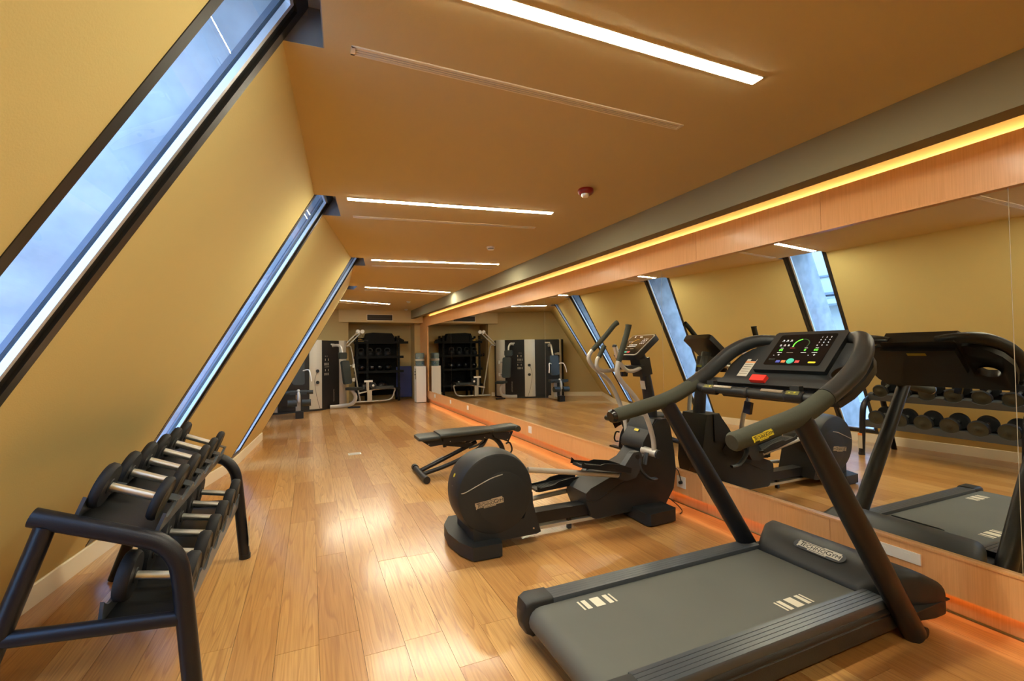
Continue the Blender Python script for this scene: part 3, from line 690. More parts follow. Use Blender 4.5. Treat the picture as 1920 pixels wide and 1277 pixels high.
# ================================================================== ELLIPTICAL TRAINER
EX, EY = 1.75, 3.28
el = empty('elliptical_trainer', (EX, EY, 0), 'charcoal elliptical cross trainer with silver swing arms beyond the treadmill', 'cross trainer')
def ep(x, y, z): return (x - EX, y - EY, z)
MB().prism([ep(x, y, 0)[:2] for x, y in ((.985, 2.945), (1.19, 2.935), (1.205, 2.99), (1.205, 3.56), (1.19, 3.60), (1.0, 3.60), (.925, 3.45), (.905, 3.27), (.93, 3.08))], .012, .098, 'Z', bevel=.018, seg=3).build('rear_foot', 'charcoal', el)
MB().prism([ep(x, y, 0)[:2] for x, y in ((1.0, 2.96), (1.18, 2.95), (1.18, 3.58), (1.01, 3.58), (.93, 3.27))], 0, .014, 'Z').build('foot_pad', 'dark_ink', el)
MB().prism([ep(x, y, 0)[:2] for x, y in ((2.44, 2.915), (2.70, 2.93), (2.73, 2.96), (2.73, 3.62), (2.47, 3.62), (2.43, 3.55), (2.42, 2.95))], .012, .105, 'Z', bevel=.018, seg=3).build('front_foot', 'charcoal', el)
MB().prism([ep(x, y, 0)[:2] for x, y in ((2.47, 2.94), (2.70, 2.95), (2.70, 3.60), (2.48, 3.60))], 0, .014, 'Z').build('foot_pad', 'dark_ink', el)
# flywheel housing
cx, cz = 1.19, .405
MB().lathe([(0, 3.028), (.262, 3.028), (.276, 3.034), (.284, 3.05), (.293, 3.10), (.296, 3.16), (.290, 3.24), (.27, 3.32), (.24, 3.40), (.19, 3.47), (0, 3.49)], (cx - EX, -EY, cz), 'Y', 56).build('flywheel_housing', 'charcoal', el, ang=30)
MB().prism([ep(x, 0, z)[0::2] for x, z in ((1.02, .10), (1.02, .20), (1.40, .20), (1.472, .38), (1.474, .30), (1.535, .085), (1.50, .075), (1.05, .075))], 3.035 - EY, 3.42 - EY, 'Y', bevel=.008, seg=2).build('lower_shell', 'charcoal', el)
# face relief: raised disc and the top shell seam
MB().lathe([(0, 3.0255), (.178, 3.0255), (.186, 3.029)], (cx + .045 - EX, -EY, cz - .035), 'Y', 48).build('side_disc', 'charcoal', el)
MB().tube([ep(.905, 3.14, .47), ep(.917, 3.06, .455), ep(.945, 3.026, .440), ep(1.05, 3.025, .48), ep(1.15, 3.025, .518), ep(1.235, 3.025, .536)], .0035, 8, 4).build('shell_seam', 'silver_paint', el)
MB().lathe([(0, 0), (.014, 0), (.014, .002), (0, .002)], seg=16, mtx=frame(ep(.926, 3.16, .535), V((0, -1, 0)), V((.4, 0, .9)))).build('badge', 'yellow', el)
logo(frame(ep(1.135, 3.025, .350), V((1, 0, .10)), V((0, 0, 1))), .21, el, 'logo_tan', 'dark_ink', None, .001)
# beam
MB().box(ep(1.75, 3.22, .135), (.70, .11, .085), .012, 2).build('beam', 'black', el)
MB().box(ep(1.76, 3.22, .055), (.86, .10, .022), .006, 2).build('rail', 'silver_paint', el)
MB().box(ep(1.86, 3.19, .045), (.03, .03, .08), .004, 1).build('support', 'black', el)
for x in (1.475,): MB().lathe([(0, -.003), (.006, -.003), (.006, .003), (0, .003)], ep(x, 3.032, .12), 'Y', 10).build('screw', 'steel', el)
# front body
body = [(2.04, .075), (2.07, .06), (2.78, .075), (2.87, .20), (2.90, .36), (2.885, .52), (2.85, .72), (2.825, .80), (2.68, .805), (2.62, .72), (2.60, .56), (2.50, .46), (2.38, .41), (2.20, .365), (2.03, .305), (1.985, .27), (1.985, .20)]
MB().prism([ep(x, 0, z)[0::2] for x, z in body], 3.13 - EY, 3.43 - EY, 'Y', bevel=.022, seg=3).build('front_body', 'charcoal', el, ang=45)
MB().tube([ep(1.985, 3.127, .225), ep(2.07, 3.127, .205), ep(2.30, 3.127, .30), ep(2.62, 3.127, .42)], .003, 6, 4).build('shell_seam', 'dark_ink', el)
MB().prism([ep(x, 0, z)[0::2] for x, z in ((2.36, .33), (2.60, .40), (2.66, .47), (2.60, .53), (2.52, .46), (2.38, .395), (2.30, .35))], 3.124 - EY, 3.14 - EY, 'Y').build('side_slot', 'dark_ink', el)
# pivot pod
pod = [(2.56, .545), (2.54, .57), (2.545, .62), (2.58, .67), (2.64, .74), (2.70, .80), (2.76, .80), (2.75, .56), (2.62, .53)]
MB().prism([ep(x, 0, z)[0::2] for x, z in pod], 3.12 - EY, 3.415 - EY, 'Y', bevel=.022, seg=3).build('pivot_housing', 'charcoal', el, ang=50)
MB().box((0, 0, 0), (.055, .022, .002), mtx=frame(ep(2.597, 3.27, .702), V((0, -1, 0)), V((.65, 0, .75)))).build('badge', 'yellow', el)
# pillar
MB().tube([ep(2.775, 3.28, .78), ep(2.745, 3.28, 1.0), ep(2.70, 3.28, 1.22), ep(2.66, 3.28, 1.36)], [.062, .056, .050, .046], 20, 4, ry=.052).build('pillar', 'black', el)
MB().box(ep(2.672, 3.28, 1.245), (.11, .13, .15), .02, 3, rot=Matrix.Rotation(-.2, 3, 'Y')).build('pillar_head', 'black', el)
MB().box((0, 0, 0), (.055, .075, .001), mtx=frame(ep(2.645, 3.232, 1.09), V((.1, -1, 0)), V((-.2, 0, 1)))).build('sticker', 'label_paper', el)
MB().box((0, 0, 0), (.055, .020, .002), mtx=frame(ep(2.745, 3.29, 1.235), V((0, 1, 0)), V((-.2, 0, 1)))).build('badge', 'yellow', el)
# console
n_ = V((2.737 - 2.505, 0, 1.526 - 1.345)); ME = frame(ep(2.505, 3.308, 1.345), V((0, -1, 0)), n_)
MB().prism(rrect(0, .15, .325, .30, .03, 4), -.05, 0, 'Z', bevel=.008, seg=2, mtx=ME).build('console', 'black', el)
MB().prism(rrect(0, .15, .315, .285, .028, 4), 0, .004, 'Z', bevel=.002, seg=1, mtx=ME).build('console_rim', 'silver_paint', el)
MB().prism(rrect(0, .15, .292, .262, .02, 4), .003, .006, 'Z', mtx=ME).build('display_glass', 'black_gloss', el)
ZE = .0066
def es(u, v, wu, wv, m): MB().box((u, v, ZE), (wu, wv, .001), mtx=ME).build('display_mark', m, el)
for i in range(4):
    for j in range(3): es(.070 + j * .022, .225 - i * .021, .008, .009, 'screen_ink')
es(-.085, .262, .012, .016, 'screen_ink'); es(0.0, .258, .035, .009, 'screen_ink')
for j in range(3): es(-.10 + j * .022, .19, .009, .005, 'screen_ink')
mb = MB()
for k in range(9):
    a0 = math.radians(190 - 110 * k / 9); a1 = math.radians(190 - 110 * (k + .95) / 9)
    mb.prism([(math.cos(a) * r, .17 + math.sin(a) * r) for a, r in ((a0, .052), (a1, .052), (a1, .047), (a0, .047))], ZE, ZE + .001, 'Z', mtx=ME)
mb.build('display_arc', 'amber', el)
for j in range(5): es(-.05 + j * .022, .145 + .002 * (j % 2), .013, .010, 'screen_ink')
es(-.01, .125, .115, .003, 'screen_ink'); es(-.05, .09, .03, .006, 'label_paper'); es(.03, .09, .045, .005, 'label_paper')
for u, m_ in ((-.055, 'btn_red'), (-.015, 'btn_teal'), (.025, 'btn_red')): MB().box((u, .045, ZE), (.034, .018, .002), .001, 1, mtx=ME).build('button', m_, el)
# tray
MB().prism([ep(x, y, 0)[:2] for x, y in ((2.44, 3.20), (2.62, 3.17), (2.66, 3.28), (2.62, 3.39), (2.44, 3.36), (2.40, 3.28))], 1.235, 1.262, 'Z', bevel=.008, seg=2).build('bottle_tray', 'black', el)
MB().lathe([(0, -.03), (.03, -.03), (.034, .01), (0, .01)], ep(2.47, 3.26, 1.20), 'Z', 16).build('knob', 'black_gloss', el)
# fixed handles
MB().tube([ep(2.60, 3.20, 1.245), ep(2.50, 3.155, 1.222), ep(2.42, 3.15, 1.225), ep(2.355, 3.15, 1.28), ep(2.325, 3.15, 1.345)], .017, 12, 4).build('fixed_handle', 'silver_paint', el)
MB().tube([ep(2.327, 3.15, 1.338), ep(2.300, 3.15, 1.425)], .020, 12, 1).build('hand_sensor', 'steel', el)
MB().lathe([(.021, -.006), (.017, .012), (0, .018)], ep(2.297, 3.15, 1.428), 'Z', 12).build('end_cap', 'black', el)
MB().tube([ep(2.60, 3.36, 1.24), ep(2.50, 3.415, 1.222), ep(2.37, 3.42, 1.215), ep(2.305, 3.42, 1.25), ep(2.305, 3.42, 1.31), ep(2.33, 3.42, 1.34)], .017, 12, 4).build('fixed_handle', 'silver_paint', el)
MB().tube([ep(2.325, 3.42, 1.335), ep(2.385, 3.42, 1.435)], .0205, 12, 1).build('grip', 'foam', el)
# swing arms
near = [(2.555, 3.0, .565), (2.55, 3.005, .68), (2.49, 3.01, .86), (2.388, 3.015, 1.015), (2.262, 3.02, 1.148), (2.222, 3.02, 1.22), (2.238, 3.02, 1.31)]
far = [(2.645, 3.475, .56), (2.665, 3.51, .72), (2.62, 3.54, .92), (2.53, 3.565, 1.11), (2.39, 3.57, 1.225), (2.33, 3.57, 1.29), (2.318, 3.57, 1.345), (2.36, 3.57, 1.40)]
for nm, pth, tip in (('swing_arm', near, [(2.238, 3.02, 1.305), (2.30, 3.02, 1.465), (2.335, 3.02, 1.565), (2.342, 3.02, 1.598)]), ('swing_arm', far, [(2.355, 3.57, 1.395), (2.50, 3.57, 1.525), (2.60, 3.57, 1.625), (2.64, 3.57, 1.652)])):
    a = MB().tube([ep(*p) for p in pth], .0195, 14, 4).build(nm, 'silver_paint', el)
    MB().tube([ep(*p) for p in tip], [.022, .023, .023, .026], 14, 3).build('grip', 'foam', a)
for x, y0, y1, z in ((2.56, 2.955, 3.14, .555), (2.64, 3.40, 3.505, .555)):
    MB().lathe([(0, y0), (.030, y0), (.033, y0 + .004), (.033, y1), (0, y1)], ep(x, 0 - 0 + EY * 0, z) if 0 else (x - EX, -EY, z), 'Y', 20).build('pivot_sleeve', 'silver_paint', el)
MB().lathe([(0, 2.945), (.030, 2.945), (.034, 2.957), (.034, 2.962)], (2.56 - EX, -EY, .555), 'Y', 20).build('pivot_cap', 'charcoal', el)
# pedal bars, pedals, rocker links
MB().tube([ep(1.45, 3.065, .535), ep(2.27, 3.065, .395)], .020, 14, 1).build('pedal_bar', 'silver_paint', el)
MB().tube([ep(1.45, 3.47, .165), ep(2.10, 3.47, .205)], .020, 14, 1).build('pedal_bar', 'silver_paint', el)
def pedal(x0, z0, x1, z1, y):
    u = V((x1 - x0, 0, z1 - z0)); L_ = u.length; Mx = frame(ep(x0, y, z0), u, V((0, 1, 0)))
    o = MB().prism([(0.02, -.075), (.30, -.085), (L_ - .03, -.06), (L_, -.03), (L_, .03), (L_ - .03, .06), (.30, .085), (.02, .075), (0, .05), (0, -.05)], 0, .018, 'Z', bevel=.006, seg=2, mtx=Mx).build('pedal', 'black', el)
    for sy in (-1, 1): MB().prism([(0.0, .006), (.12, .006), (L_, .006), (L_, .045), (L_ * .75, .062), (L_ * .45, .055), (L_ * .35, .036), (.03, .032), (0, .05)], sy * .082, sy * .074, 'Y', mtx=Mx @ Matrix.Identity(4)).build('pedal_edge', 'black', o)
    mb = MB()
    for k in range(6): mb.box((L_ * .5, -.045 + .018 * k, .020), (L_ * .8, .006, .004), mtx=Mx)
    mb.build('tread', 'vinyl_edge', o)
pedal(1.85, .520, 2.30, .425, 3.055); pedal(1.69, .245, 2.14, .275, 3.47)
for y, dx, dz in ((3.06, 0, 0), (3.47, -.17, -.19)):
    MB().prism([ep(x + dx, 0, z + dz)[0::2] for x, z in ((2.235, .375), (2.265, .450), (2.355, .555), (2.375, .572), (2.43, .575), (2.455, .555), (2.462, .50), (2.43, .42), (2.395, .37), (2.30, .355))], y - .030 - EY, y + .030 - EY, 'Y', bevel=.010, seg=2).build('link_housing', 'link_grey', el)
MB().lathe([(0, -.034), (.020, -.034), (.020, .034), (0, .034)], ep(2.41, 3.06, .535), 'Y', 16).build('link_pin', 'black', el)
MB().tube([ep(2.435, 3.045, .52), ep(2.45, 3.045, .43), ep(2.54, 3.045, .345), ep(2.62, 3.06, .33)], .024, 10, 3, ry=.012).build('link_arm', 'link_grey', el)
MB().tube([ep(2.52, 3.05, .555), ep(2.50, 3.05, .46)], .022, 10, 1, ry=.012).build('link_arm', 'link_grey', el)
MB().tube([ep(2.87, 3.24, .30), ep(2.97, 3.20, .34), ep(3.02, 3.2, .22)], .004, 8, 4).build('power_cord', 'dark_ink', el)
MB().tube([ep(2.84, 3.2, .12), ep(2.92, 3.16, .05), ep(2.93, 3.10, .008), ep(2.86, 3.05, .006)], .004, 8, 4).build('power_cord', 'dark_ink', el)

# ================================================================== WEIGHT BENCH
BX, BY = 1.75, 5.36
be = empty('weight_bench', (BX - .03, BY - .08, 0), 'flat adjustable weight bench with dark green-grey pads behind the cross trainer', 'bench')
def bp_(x, y, z): return (x - BX, y - BY, z)
def pad(x0, x1, w0, w1, z0, z1, th, name='pad'):
    secs = []
    N = 6
    for i in range(N + 1):
        t = i / N; x = x0 + (x1 - x0) * t; wd = w0 + (w1 - w0) * t; z = z0 + (z1 - z0) * t; e = .012 if i in (0, N) else 0
        secs.append([(x - BX, a, b) for a, b in rrect(0, z - th / 2, wd - e * 2, th - e, min(.022, th * .4), 3)])
    o = MB().loft(secs).build(name, 'vinyl', be); return o
pad(1.135, 1.385, .31, .31, .452, .458, .048, 'seat_pad'); pad(1.372, 2.03, .35, .30, .478, .488, .052, 'back_pad'); pad(2.025, 2.34, .24, .27, .482, .498, .060, 'head_pad')
MB().lathe([(0, -.145), (.034, -.14), (.040, -.12), (.040, .12), (.034, .14), (0, .145)], bp_(2.345, BY, .455), 'Y', 18).build('neck_roll', 'vinyl', be)
for sy in (-1, 1):
    y = sy * .105
    MB().prism([(x - BX, z) for x, z in ((1.17, .405), (1.42, .41), (1.42, .345), (1.27, .335))], y - .004, y + .004, 'Y').build('seat_bracket', 'black', be)
    MB().prism([(x - BX, z) for x, z in ((1.38, .43), (2.02, .437), (2.02, .365), (1.42, .352))], y - .004, y + .004, 'Y').build('side_plate', 'black', be)
    MB().prism([(x - BX, z) for x, z in ((2.02, .43), (2.29, .43), (2.225, .30), (2.16, .33), (2.05, .365))], y - .004, y + .004, 'Y').build('head_bracket', 'black', be)
    mb = MB()
    for x, z in ((1.25, .365), (1.50, .375), (1.92, .385), (2.24, .41), (2.21, .335), (2.0, .44)): mb.lathe([(0, y + sy * .003), (.006, y + sy * .003), (.006, y + sy * .008), (0, y + sy * .008)], (x - BX, 0, z), 'Y', 8)
    mb.build('bolt', 'steel', be)
# base frame
MB().lathe([(0, -.30), (.032, -.30), (.032, .30), (0, .30)], bp_(1.165, BY - .05, .034), 'Y', 16).build('front_roller', 'charcoal', be)
for sy in (-1, 1): MB().lathe([(0, -.035), (.038, -.035), (.038, .035), (0, .035)], bp_(1.165, BY - .05 + sy * .29, .038), 'Y', 16).build('end_cap', 'black', be)
MB().tube([bp_(1.185, BY + .02, .05), bp_(1.45, BY + .03, .15), bp_(1.86, BY + .03, .315)], .026, 10, 1).build('frame_tube', 'black_tube', be)
MB().tube([bp_(1.19, BY - .13, .05), bp_(1.50, BY - .11, .12), bp_(1.86, BY - .06, .25), bp_(1.98, BY, .35)], .024, 10, 3).build('frame_tube', 'black_tube', be)
MB().tube([bp_(2.02, BY, .375), bp_(2.10, BY, .335), bp_(2.17, BY, .25), bp_(2.20, BY, .15), bp_(2.215, BY, .05)], .032, 12, 4, ry=.026).build('rear_leg', 'black_tube', be)
MB().box(bp_(2.215, BY, .026), (.07, .42, .05), .012, 2).build('rear_foot', 'black', be)
MB().box(bp_(1.62, BY, .315), (.34, .07, .055), .01, 2, rot=Matrix.Rotation(.17, 3, 'Y')).build('slide_rail', 'black', be)
MB().tube([bp_(1.66, BY, .36), bp_(1.66, BY, .29)], .010, 8, 1).build('pin', 'black', be)
MB().tube([bp_(1.45, BY - .02, .36), bp_(1.46, BY - .02, .30)], .022, 10, 1).build('lug', 'black', be)
MB().tube([bp_(1.70, BY - .05, .33), bp_(1.83, BY - .06, .365), bp_(1.92, BY - .06, .345), bp_(1.85, BY - .06, .295), bp_(1.74, BY - .05, .265)], .012, 10, 4).build('lever', 'black', be)
MB().tube([bp_(2.235, BY, .265), bp_(2.285, BY, .27), bp_(2.315, BY, .20), bp_(2.30, BY, .15), bp_(2.25, BY, .14)], .011, 10, 4).build('carry_handle', 'black', be)
MB().box(bp_(1.38, BY + .03, .155), (.16, .04, .002), 0, 1, rot=Matrix.Rotation(-.38, 3, 'Y')).build('sticker', 'label_paper', be)

# ================================================================== DUMBBELL RACK
rk = empty('dumbbell_rack', (-.68, 2.95, 0), 'black two-tier tubular dumbbell rack along the leaning wall', 'rack')
RX, RY = -.68, 2.95
def rp(x, y, z): return (x - RX, y - RY, z)
for y in (2.20, 3.70):
    MB().tube([rp(-.905, y, .835), rp(-.78, y, .785), rp(-.585, y, .706), rp(-.525, y, .672), rp(-.482, y, .61), rp(-.463, y, .52), rp(-.44, y, .26), rp(-.418, y, .0)], .034, 18, 4).build('front_leg', 'black_tube', rk)
    MB().tube([rp(-.868, y, .80), rp(-1.0, y, .40), rp(-1.135, y, .0)], .032, 16, 1).build('rear_leg', 'black_tube', rk)
    MB().tube([rp(-.985, y, .425), rp(-.462, y, .378)], .028, 16, 1).build('cross_tube', 'black_tube', rk)
    MB().lathe([(0, .0), (.036, 0), (.036, .03), (0, .03)], rp(-.418, y, 0), 'Z', 16).build('foot_cap', 'black', rk)
MB().box(rp(-.426 + .034, 3.70, .17), (.002, .05, .17)).build('sticker', 'label_paper', rk)
MB().box(rp(-.426 + .035, 3.70, .265), (.002, .05, .03)).build('sticker', 'label_orange', rk)
NY = 6; YS = [2.32 + .243 * k for k in range(6)]
def shelf(xf, zf, xb, zb, nm):
    """tray between front line (xf,zf) and back line (xb,zb) with scalloped rails"""
    y0, y1 = 2.235, 3.665
    dx = V((xb - xf, 0, zb - zf)).normalized(); up = V((-dx.z, 0, dx.x));
    if up.z < 0: up = -up
    for (cx_, cz_, sgn) in ((xf, zf, 1), (xb, zb, -1)):
        mb = MB(); top = []
        n = 66
        for i in range(n + 1):
            y = y0 + (y1 - y0) * i / n; h = .052
            for yk in YS:
                t = abs(y - yk)
                if t < .088: h = min(h, .012 + .04 * (t / .088) ** 2)
            top.append((y - RY, h))
        pl_ = top + [(y1 - RY, -.035), (y0 - RY, -.035)]
        base = V((cx_ - RX, 0, cz_)); Mx = Matrix(((dx.x, 0, up.x, base.x), (0, 1, 0, 0), (dx.z, 0, up.z, base.z), (0, 0, 0, 1)))
        mb.prism(pl_, -.006, .006, 'X', mtx=Mx); mb.build(nm + '_rail', 'deck_grey', rk)
        # returned flange with fingers
        fb = MB()
        for i in range(7):
            a = y0 if i == 0 else YS[i - 1] + .080; b = y1 if i == 6 else YS[i] - .080
            if b - a > .01: fb.box((-sgn * -.028, (a + b) / 2 - RY, .050), (.06, b - a, .004), .001, 1, mtx=Mx)
        fb.build(nm + '_cradle', 'deck_grey', rk)
    mb = MB(); a = V((xf, 0, zf)) - up * .03; b = V((xb, 0, zb)) - up * .03
    mb.hexa([rp(a.x, y0, a.z - .008), rp(b.x, y0, b.z - .008), rp(b.x, y1, b.z - .008), rp(a.x, y1, a.z - .008), rp(a.x, y0, a.z), rp(b.x, y0, b.z), rp(b.x, y1, b.z), rp(a.x, y1, a.z)])
    mb.build(nm, 'black', rk)
shelf(-.545, .735, -.79, .832, 'top_shelf'); shelf(-.455, .400, -.725, .430, 'lower_shelf')
# dumbbells: local x = axis
def make_db(R_, th, L_, lab, grp):
    t = empty('dumbbell', (0, 0, 0), lab, 'dumbbell', grp)
    MB().tube([(-L_ / 2, 0, 0), (L_ / 2, 0, 0)], .0165, 16, 1).build('handle', 'steel', t)
    for s_ in (-1, 1):
        h = MB().lathe([(0, s_ * L_ / 2), (.028, s_ * L_ / 2), (.030, s_ * (L_ / 2 + .004)), (R_ - .008, s_ * (L_ / 2 + .004)), (R_, s_ * (L_ / 2 + .014)), (R_, s_ * (L_ / 2 + th - .008)), (R_ - .008, s_ * (L_ / 2 + th))], axis='X', seg=36).build('weight_head', 'rubber', t, ang=50)
        MB().lathe([(R_ - .008, s_ * (L_ / 2 + th)), (R_ - .014, s_ * (L_ / 2 + th - .003)), (.03, s_ * (L_ / 2 + th - .003)), (.026, s_ * (L_ / 2 + th)), (0, s_ * (L_ / 2 + th))], axis='X', seg=36).build('end_face', 'rubber_face', h, ang=50)
    return t
ordn = ['nearest', 'second', 'third', 'fourth', 'fifth', 'farthest']
nums = ['10', '10', '12', '12', '14', '14']
for row, (xf, zf, xb, zb, R_, th) in enumerate(((-.575, .828, -.725, .890, .088, .038), (-.470, .492, -.660, .530, .094, .052))):
    proto = None
    for k in range(6):
        y = YS[k]; lab = '%s round black dumbbell on the %s tier of the rack, counted from the camera end' % (ordn[k], ('top', 'lower')[row])
        if proto is None:
            proto = t = make_db(R_, th, .155 if row == 0 else .150, lab, ('dumbbells on the top tier', 'dumbbells on the lower tier')[row])
        else: t = copy_tree(proto); t['label'] = lab
        t.location = ((xf + xb) / 2, y, (zf + zb) / 2); t.rotation_euler = (0, math.atan2(zb - zf, xf - xb), 0)
        if row == 1:
            fc = [c for c in t.children if c.name.startswith('weight_head')]
            o = text('number', nums[k], .040, frame((.075 + .052 + .0005, 0, 0), V((0, 1, 0)), V((0, 0, 1))), 'dark_ink', t, .0005)

# ================================================================== MULTI GYM
GT = 1.742
gy = empty('multi_gym', (.0, 12.7, 0), 'tall black and silver multi-station cable gym against the far angled wall', 'gym machine')
def gp(x, y, z=None): return (x, y - 12.7) if z is None else (x, y - 12.7, z)
E0, E1, E2, E3, E4, E5 = (-.86, 12.10), (-.70, 12.06), (-.01, 12.33), (.265, 12.45), (.707, 12.96), (.88, 13.14)
bk = [(.84, 13.42), (-.92, 12.46)]
MB().prism([gp(*p) for p in (E1, E2, (.27, 12.47), E4, E5, bk[0], bk[1], E0)], .045, GT - .006, 'Z').build('core', 'black', gy)
MB().prism([gp(*p) for p in (E1, E2, E3, E4, bk[0], bk[1], E0)], 0, .05, 'Z').build('plinth', 'dark_ink', gy)
def column(pts, m, nm, z0=.05, z1=GT):
    MB().prism([gp(*p) for p in pts], z0, z1, 'Z').build(nm, m, gy, ang=40)
# bulged silver columns
def bulge(a, b, o=.03, n=8, back=.06):
    a = V(a); b = V(b); d = (b - a); nr = V((d.y, -d.x)).normalized(); out = []
    for i in range(n + 1):
        t = i / n; out.append(tuple(a + d * t + nr * o * math.sin(PI * t)))
    out += [tuple(b - nr * back), tuple(a - nr * back)]; return out
column(bulge((-.93, 12.24), (-.705, 12.045), .03), 'silver_panel', 'silver_column')
column(bulge((-.015, 12.315), (.27, 12.435), .04), 'silver_panel', 'silver_column')
column(bulge((.70, 12.93), (.89, 13.16), .04), 'silver_panel', 'silver_column')
# dark fascias with relief
MB().hexa([gp(-.69, 12.045, .06), gp(-.03, 12.30, .06), gp(-.04, 12.34, .06), gp(-.70, 12.08, .06), gp(-.69, 12.045, GT - .02), gp(-.03, 12.30, GT - .02), gp(-.04, 12.34, GT - .02), gp(-.70, 12.08, GT - .02)]).build('front_panel', 'black', gy)
dB = V((.69 - .275, 12.92 - 12.455)).normalized()
MB().hexa([gp(.275, 12.43, .06), gp(.695, 12.915, .06), gp(.68, 12.94, .06), gp(.26, 12.47, .06), gp(.275, 12.43, GT - .02), gp(.695, 12.915, GT - .02), gp(.68, 12.94, GT - .02), gp(.26, 12.47, GT - .02)]).build('front_panel', 'black', gy)
MX = frame(gp(.29, 12.44, 0), V((dB.x, dB.y, 0)), V((0, 0, 1)))        # on panel B, u along the panel
mb = MB()
for r_, (zz, hh, cnt) in enumerate(((1.34, .018, 2), (1.25, .055, 2), (1.14, .060, 4), (1.07, .006, 1), (.99, .05, 2), (.89, .060, 4))):
    for c_ in range(cnt):
        if cnt == 1: mb.box((.14, zz, .003), (.16, .006, .002), mtx=MX)
        elif cnt == 2: mb.box((.07 + (.11 if r_ % 3 else .06) * c_ + .02, zz, .003), (.018, hh, .002), mtx=MX)
        else: mb.box((.06 + .045 * c_, zz, .003), (.018, hh, .002), mtx=MX)
mb.build('exercise_chart', 'label_paper', gy)
MB().prism(rrect(.36, 1.64, .14, .035, .012, 3), .002, .006, 'Z', mtx=MX).build('badge', 'label_paper', gy)
text('lettering', 'TECHNOGYM', .05, MX @ Matrix.Translation((.40, .33, .004)) @ Matrix.Rotation(PI / 2, 4, 'Z'), 'label_paper', gy)
dD = V((.66, .255)).normalized(); MD = frame(gp(-.68, 12.048, 0), V((dD.x, dD.y, 0)), V((0, 0, 1)))
MB().prism(rrect(.34, 1.64, .16, .035, .012, 3), .002, .006, 'Z', mtx=MD).build('badge', 'label_paper', gy)
text('lettering', 'TECHNOGYM', .05, MD @ Matrix.Translation((.15, .9, .004)) @ Matrix.Rotation(PI / 2, 4, 'Z'), 'label_paper', gy)
# station 1: press seat in front of panel B
def gt(pts, r, m, nm, seg=10, sm=4, ry=None): MB().tube([gp(*p) for p in pts], r, seg, sm, ry=ry).build(nm, m, gy)
gt([(.52, 12.68, 1.60), (.66, 12.58, 1.61), (.73, 12.54, 1.53), (.745, 12.53, 1.42)], .035, 'silver_paint', 'neck_arm', 12, 4, .02)
def slab(c, wd, hh, th, nrm, m, nm, rr=.04, lean=0.):
    nx = V((nrm[0], nrm[1], 0)).normalized(); side = V((-nx.y, nx.x, 0)); upv = (V((0, 0, 1)) + nx * lean).normalized()
    Mx = frame(gp(*c), side, upv); MB().prism(rrect(0, 0, wd, hh, rr, 4), -th / 2, th / 2, 'Z', bevel=.012, seg=2, mtx=Mx).build(nm, m, gy)
n1_ = (.55, -.60)
slab((.760, 12.50, 1.345), .24, .17, .07, n1_, 'vinyl', 'head_pad', .04)
slab((.84, 12.47, .92), .25, .60, .07, n1_, 'vinyl', 'back_pad', .05, -.16)
MB().box(gp(1.03, 12.44, .50), (.36, .24, .07), .025, 3, rot=Matrix.Rotation(-.75, 3, 'Z')).build('seat_pad', 'vinyl', gy)
gt([(.96, 12.47, .47), (1.06, 12.42, .30), (.98, 12.46, .12), (.72, 12.60, .06), (.46, 12.60, .05)], .05, 'silver_paint', 'seat_frame', 12, 4, .025)
MB().box(gp(1.03, 12.50, .025), (.30, .07, .04), .01, 2, rot=Matrix.Rotation(-.3, 3, 'Z')).build('base_foot', 'black', gy)
for z in (1.06, .70): # row arms
    gt([(.80, 12.85, z + .0), (1.0, 12.62, z + .02)], .018, 'silver_paint', 'press_arm'); MB().box(gp(1.03, 12.60, z + .02), (.06, .08, .09), .02, 2).build('pivot', 'silver_paint', gy)
# station 2: leg extension in front of panel D
gt([(-.36, 12.10, 1.55), (-.30, 11.85, 1.55), (-.27, 11.72, 1.35), (-.26, 11.62, 1.1)], .045, 'silver_paint', 'back_arm', 12, 4, .025)
slab((-.245, 11.56, .98), .26, .56, .07, (.1, -1), 'vinyl', 'back_pad', .05, -.12)
MB().box(gp(-.24, 11.40, .545), (.34, .44, .07), .025, 3).build('seat_pad', 'vinyl', gy)
gt([(-.25, 11.9, .06), (-.25, 11.45, .08), (-.23, 11.20, .09)], .045, 'silver_paint', 'base_rail', 12, 3, .03)
MB().box(gp(-.25, 11.60, .28), (.10, .16, .46), .02, 2).build('seat_post', 'silver_paint', gy)
MB().box(gp(-.215, 11.14, .08), (.16, .14, .15), .04, 2).build('end_block', 'black', gy)
gt([(-.24, 11.26, .60), (-.23, 11.16, .50), (-.225, 11.14, .34)], .035, 'silver_paint', 'leg_lever', 10, 3)
MB().lathe([(0, -.28), (.045, -.28), (.045, .28), (0, .28)], gp(-.22, 11.26, .555), 'X', 18).build('thigh_roller', 'vinyl', gy)
for sx in (-1, 1): MB().lathe([(0, -.09), (.075, -.09), (.075, .09), (0, .09)], gp(-.215 + sx * .14, 11.13, .335), 'X', 20).build('ankle_roller', 'vinyl', gy)
for sx in (-1, 1): gt([(-.25 + sx * .10, 11.55, 1.02), (-.25 + sx * .22, 11.45, 1.04), (-.25 + sx * .26, 11.38, .92), (-.25 + sx * .28, 11.36, .78)], .013, 'white_plastic', 'side_handle')
gt([(-.55, 12.05, 1.30), (-.60, 11.95, 1.31)], .03, 'silver_paint', 'pulley'); MB().box(gp(-.60, 11.93, 1.31), (.10, .05, .07), .02, 2).build('pulley', 'silver_paint', gy)
# cable pulleys on silver column C
for z in (.98, .70): MB().lathe([(0, -.02), (.04, -.02), (.04, .02), (0, .02)], gp(.17, 12.33, z), 'Y', 16).build('pulley', 'charcoal', gy)
gt([(.17, 12.31, .98), (.10, 12.28, .72), (.16, 12.30, .3), (.22, 12.35, .06)], .004, 'dark_ink', 'cable')
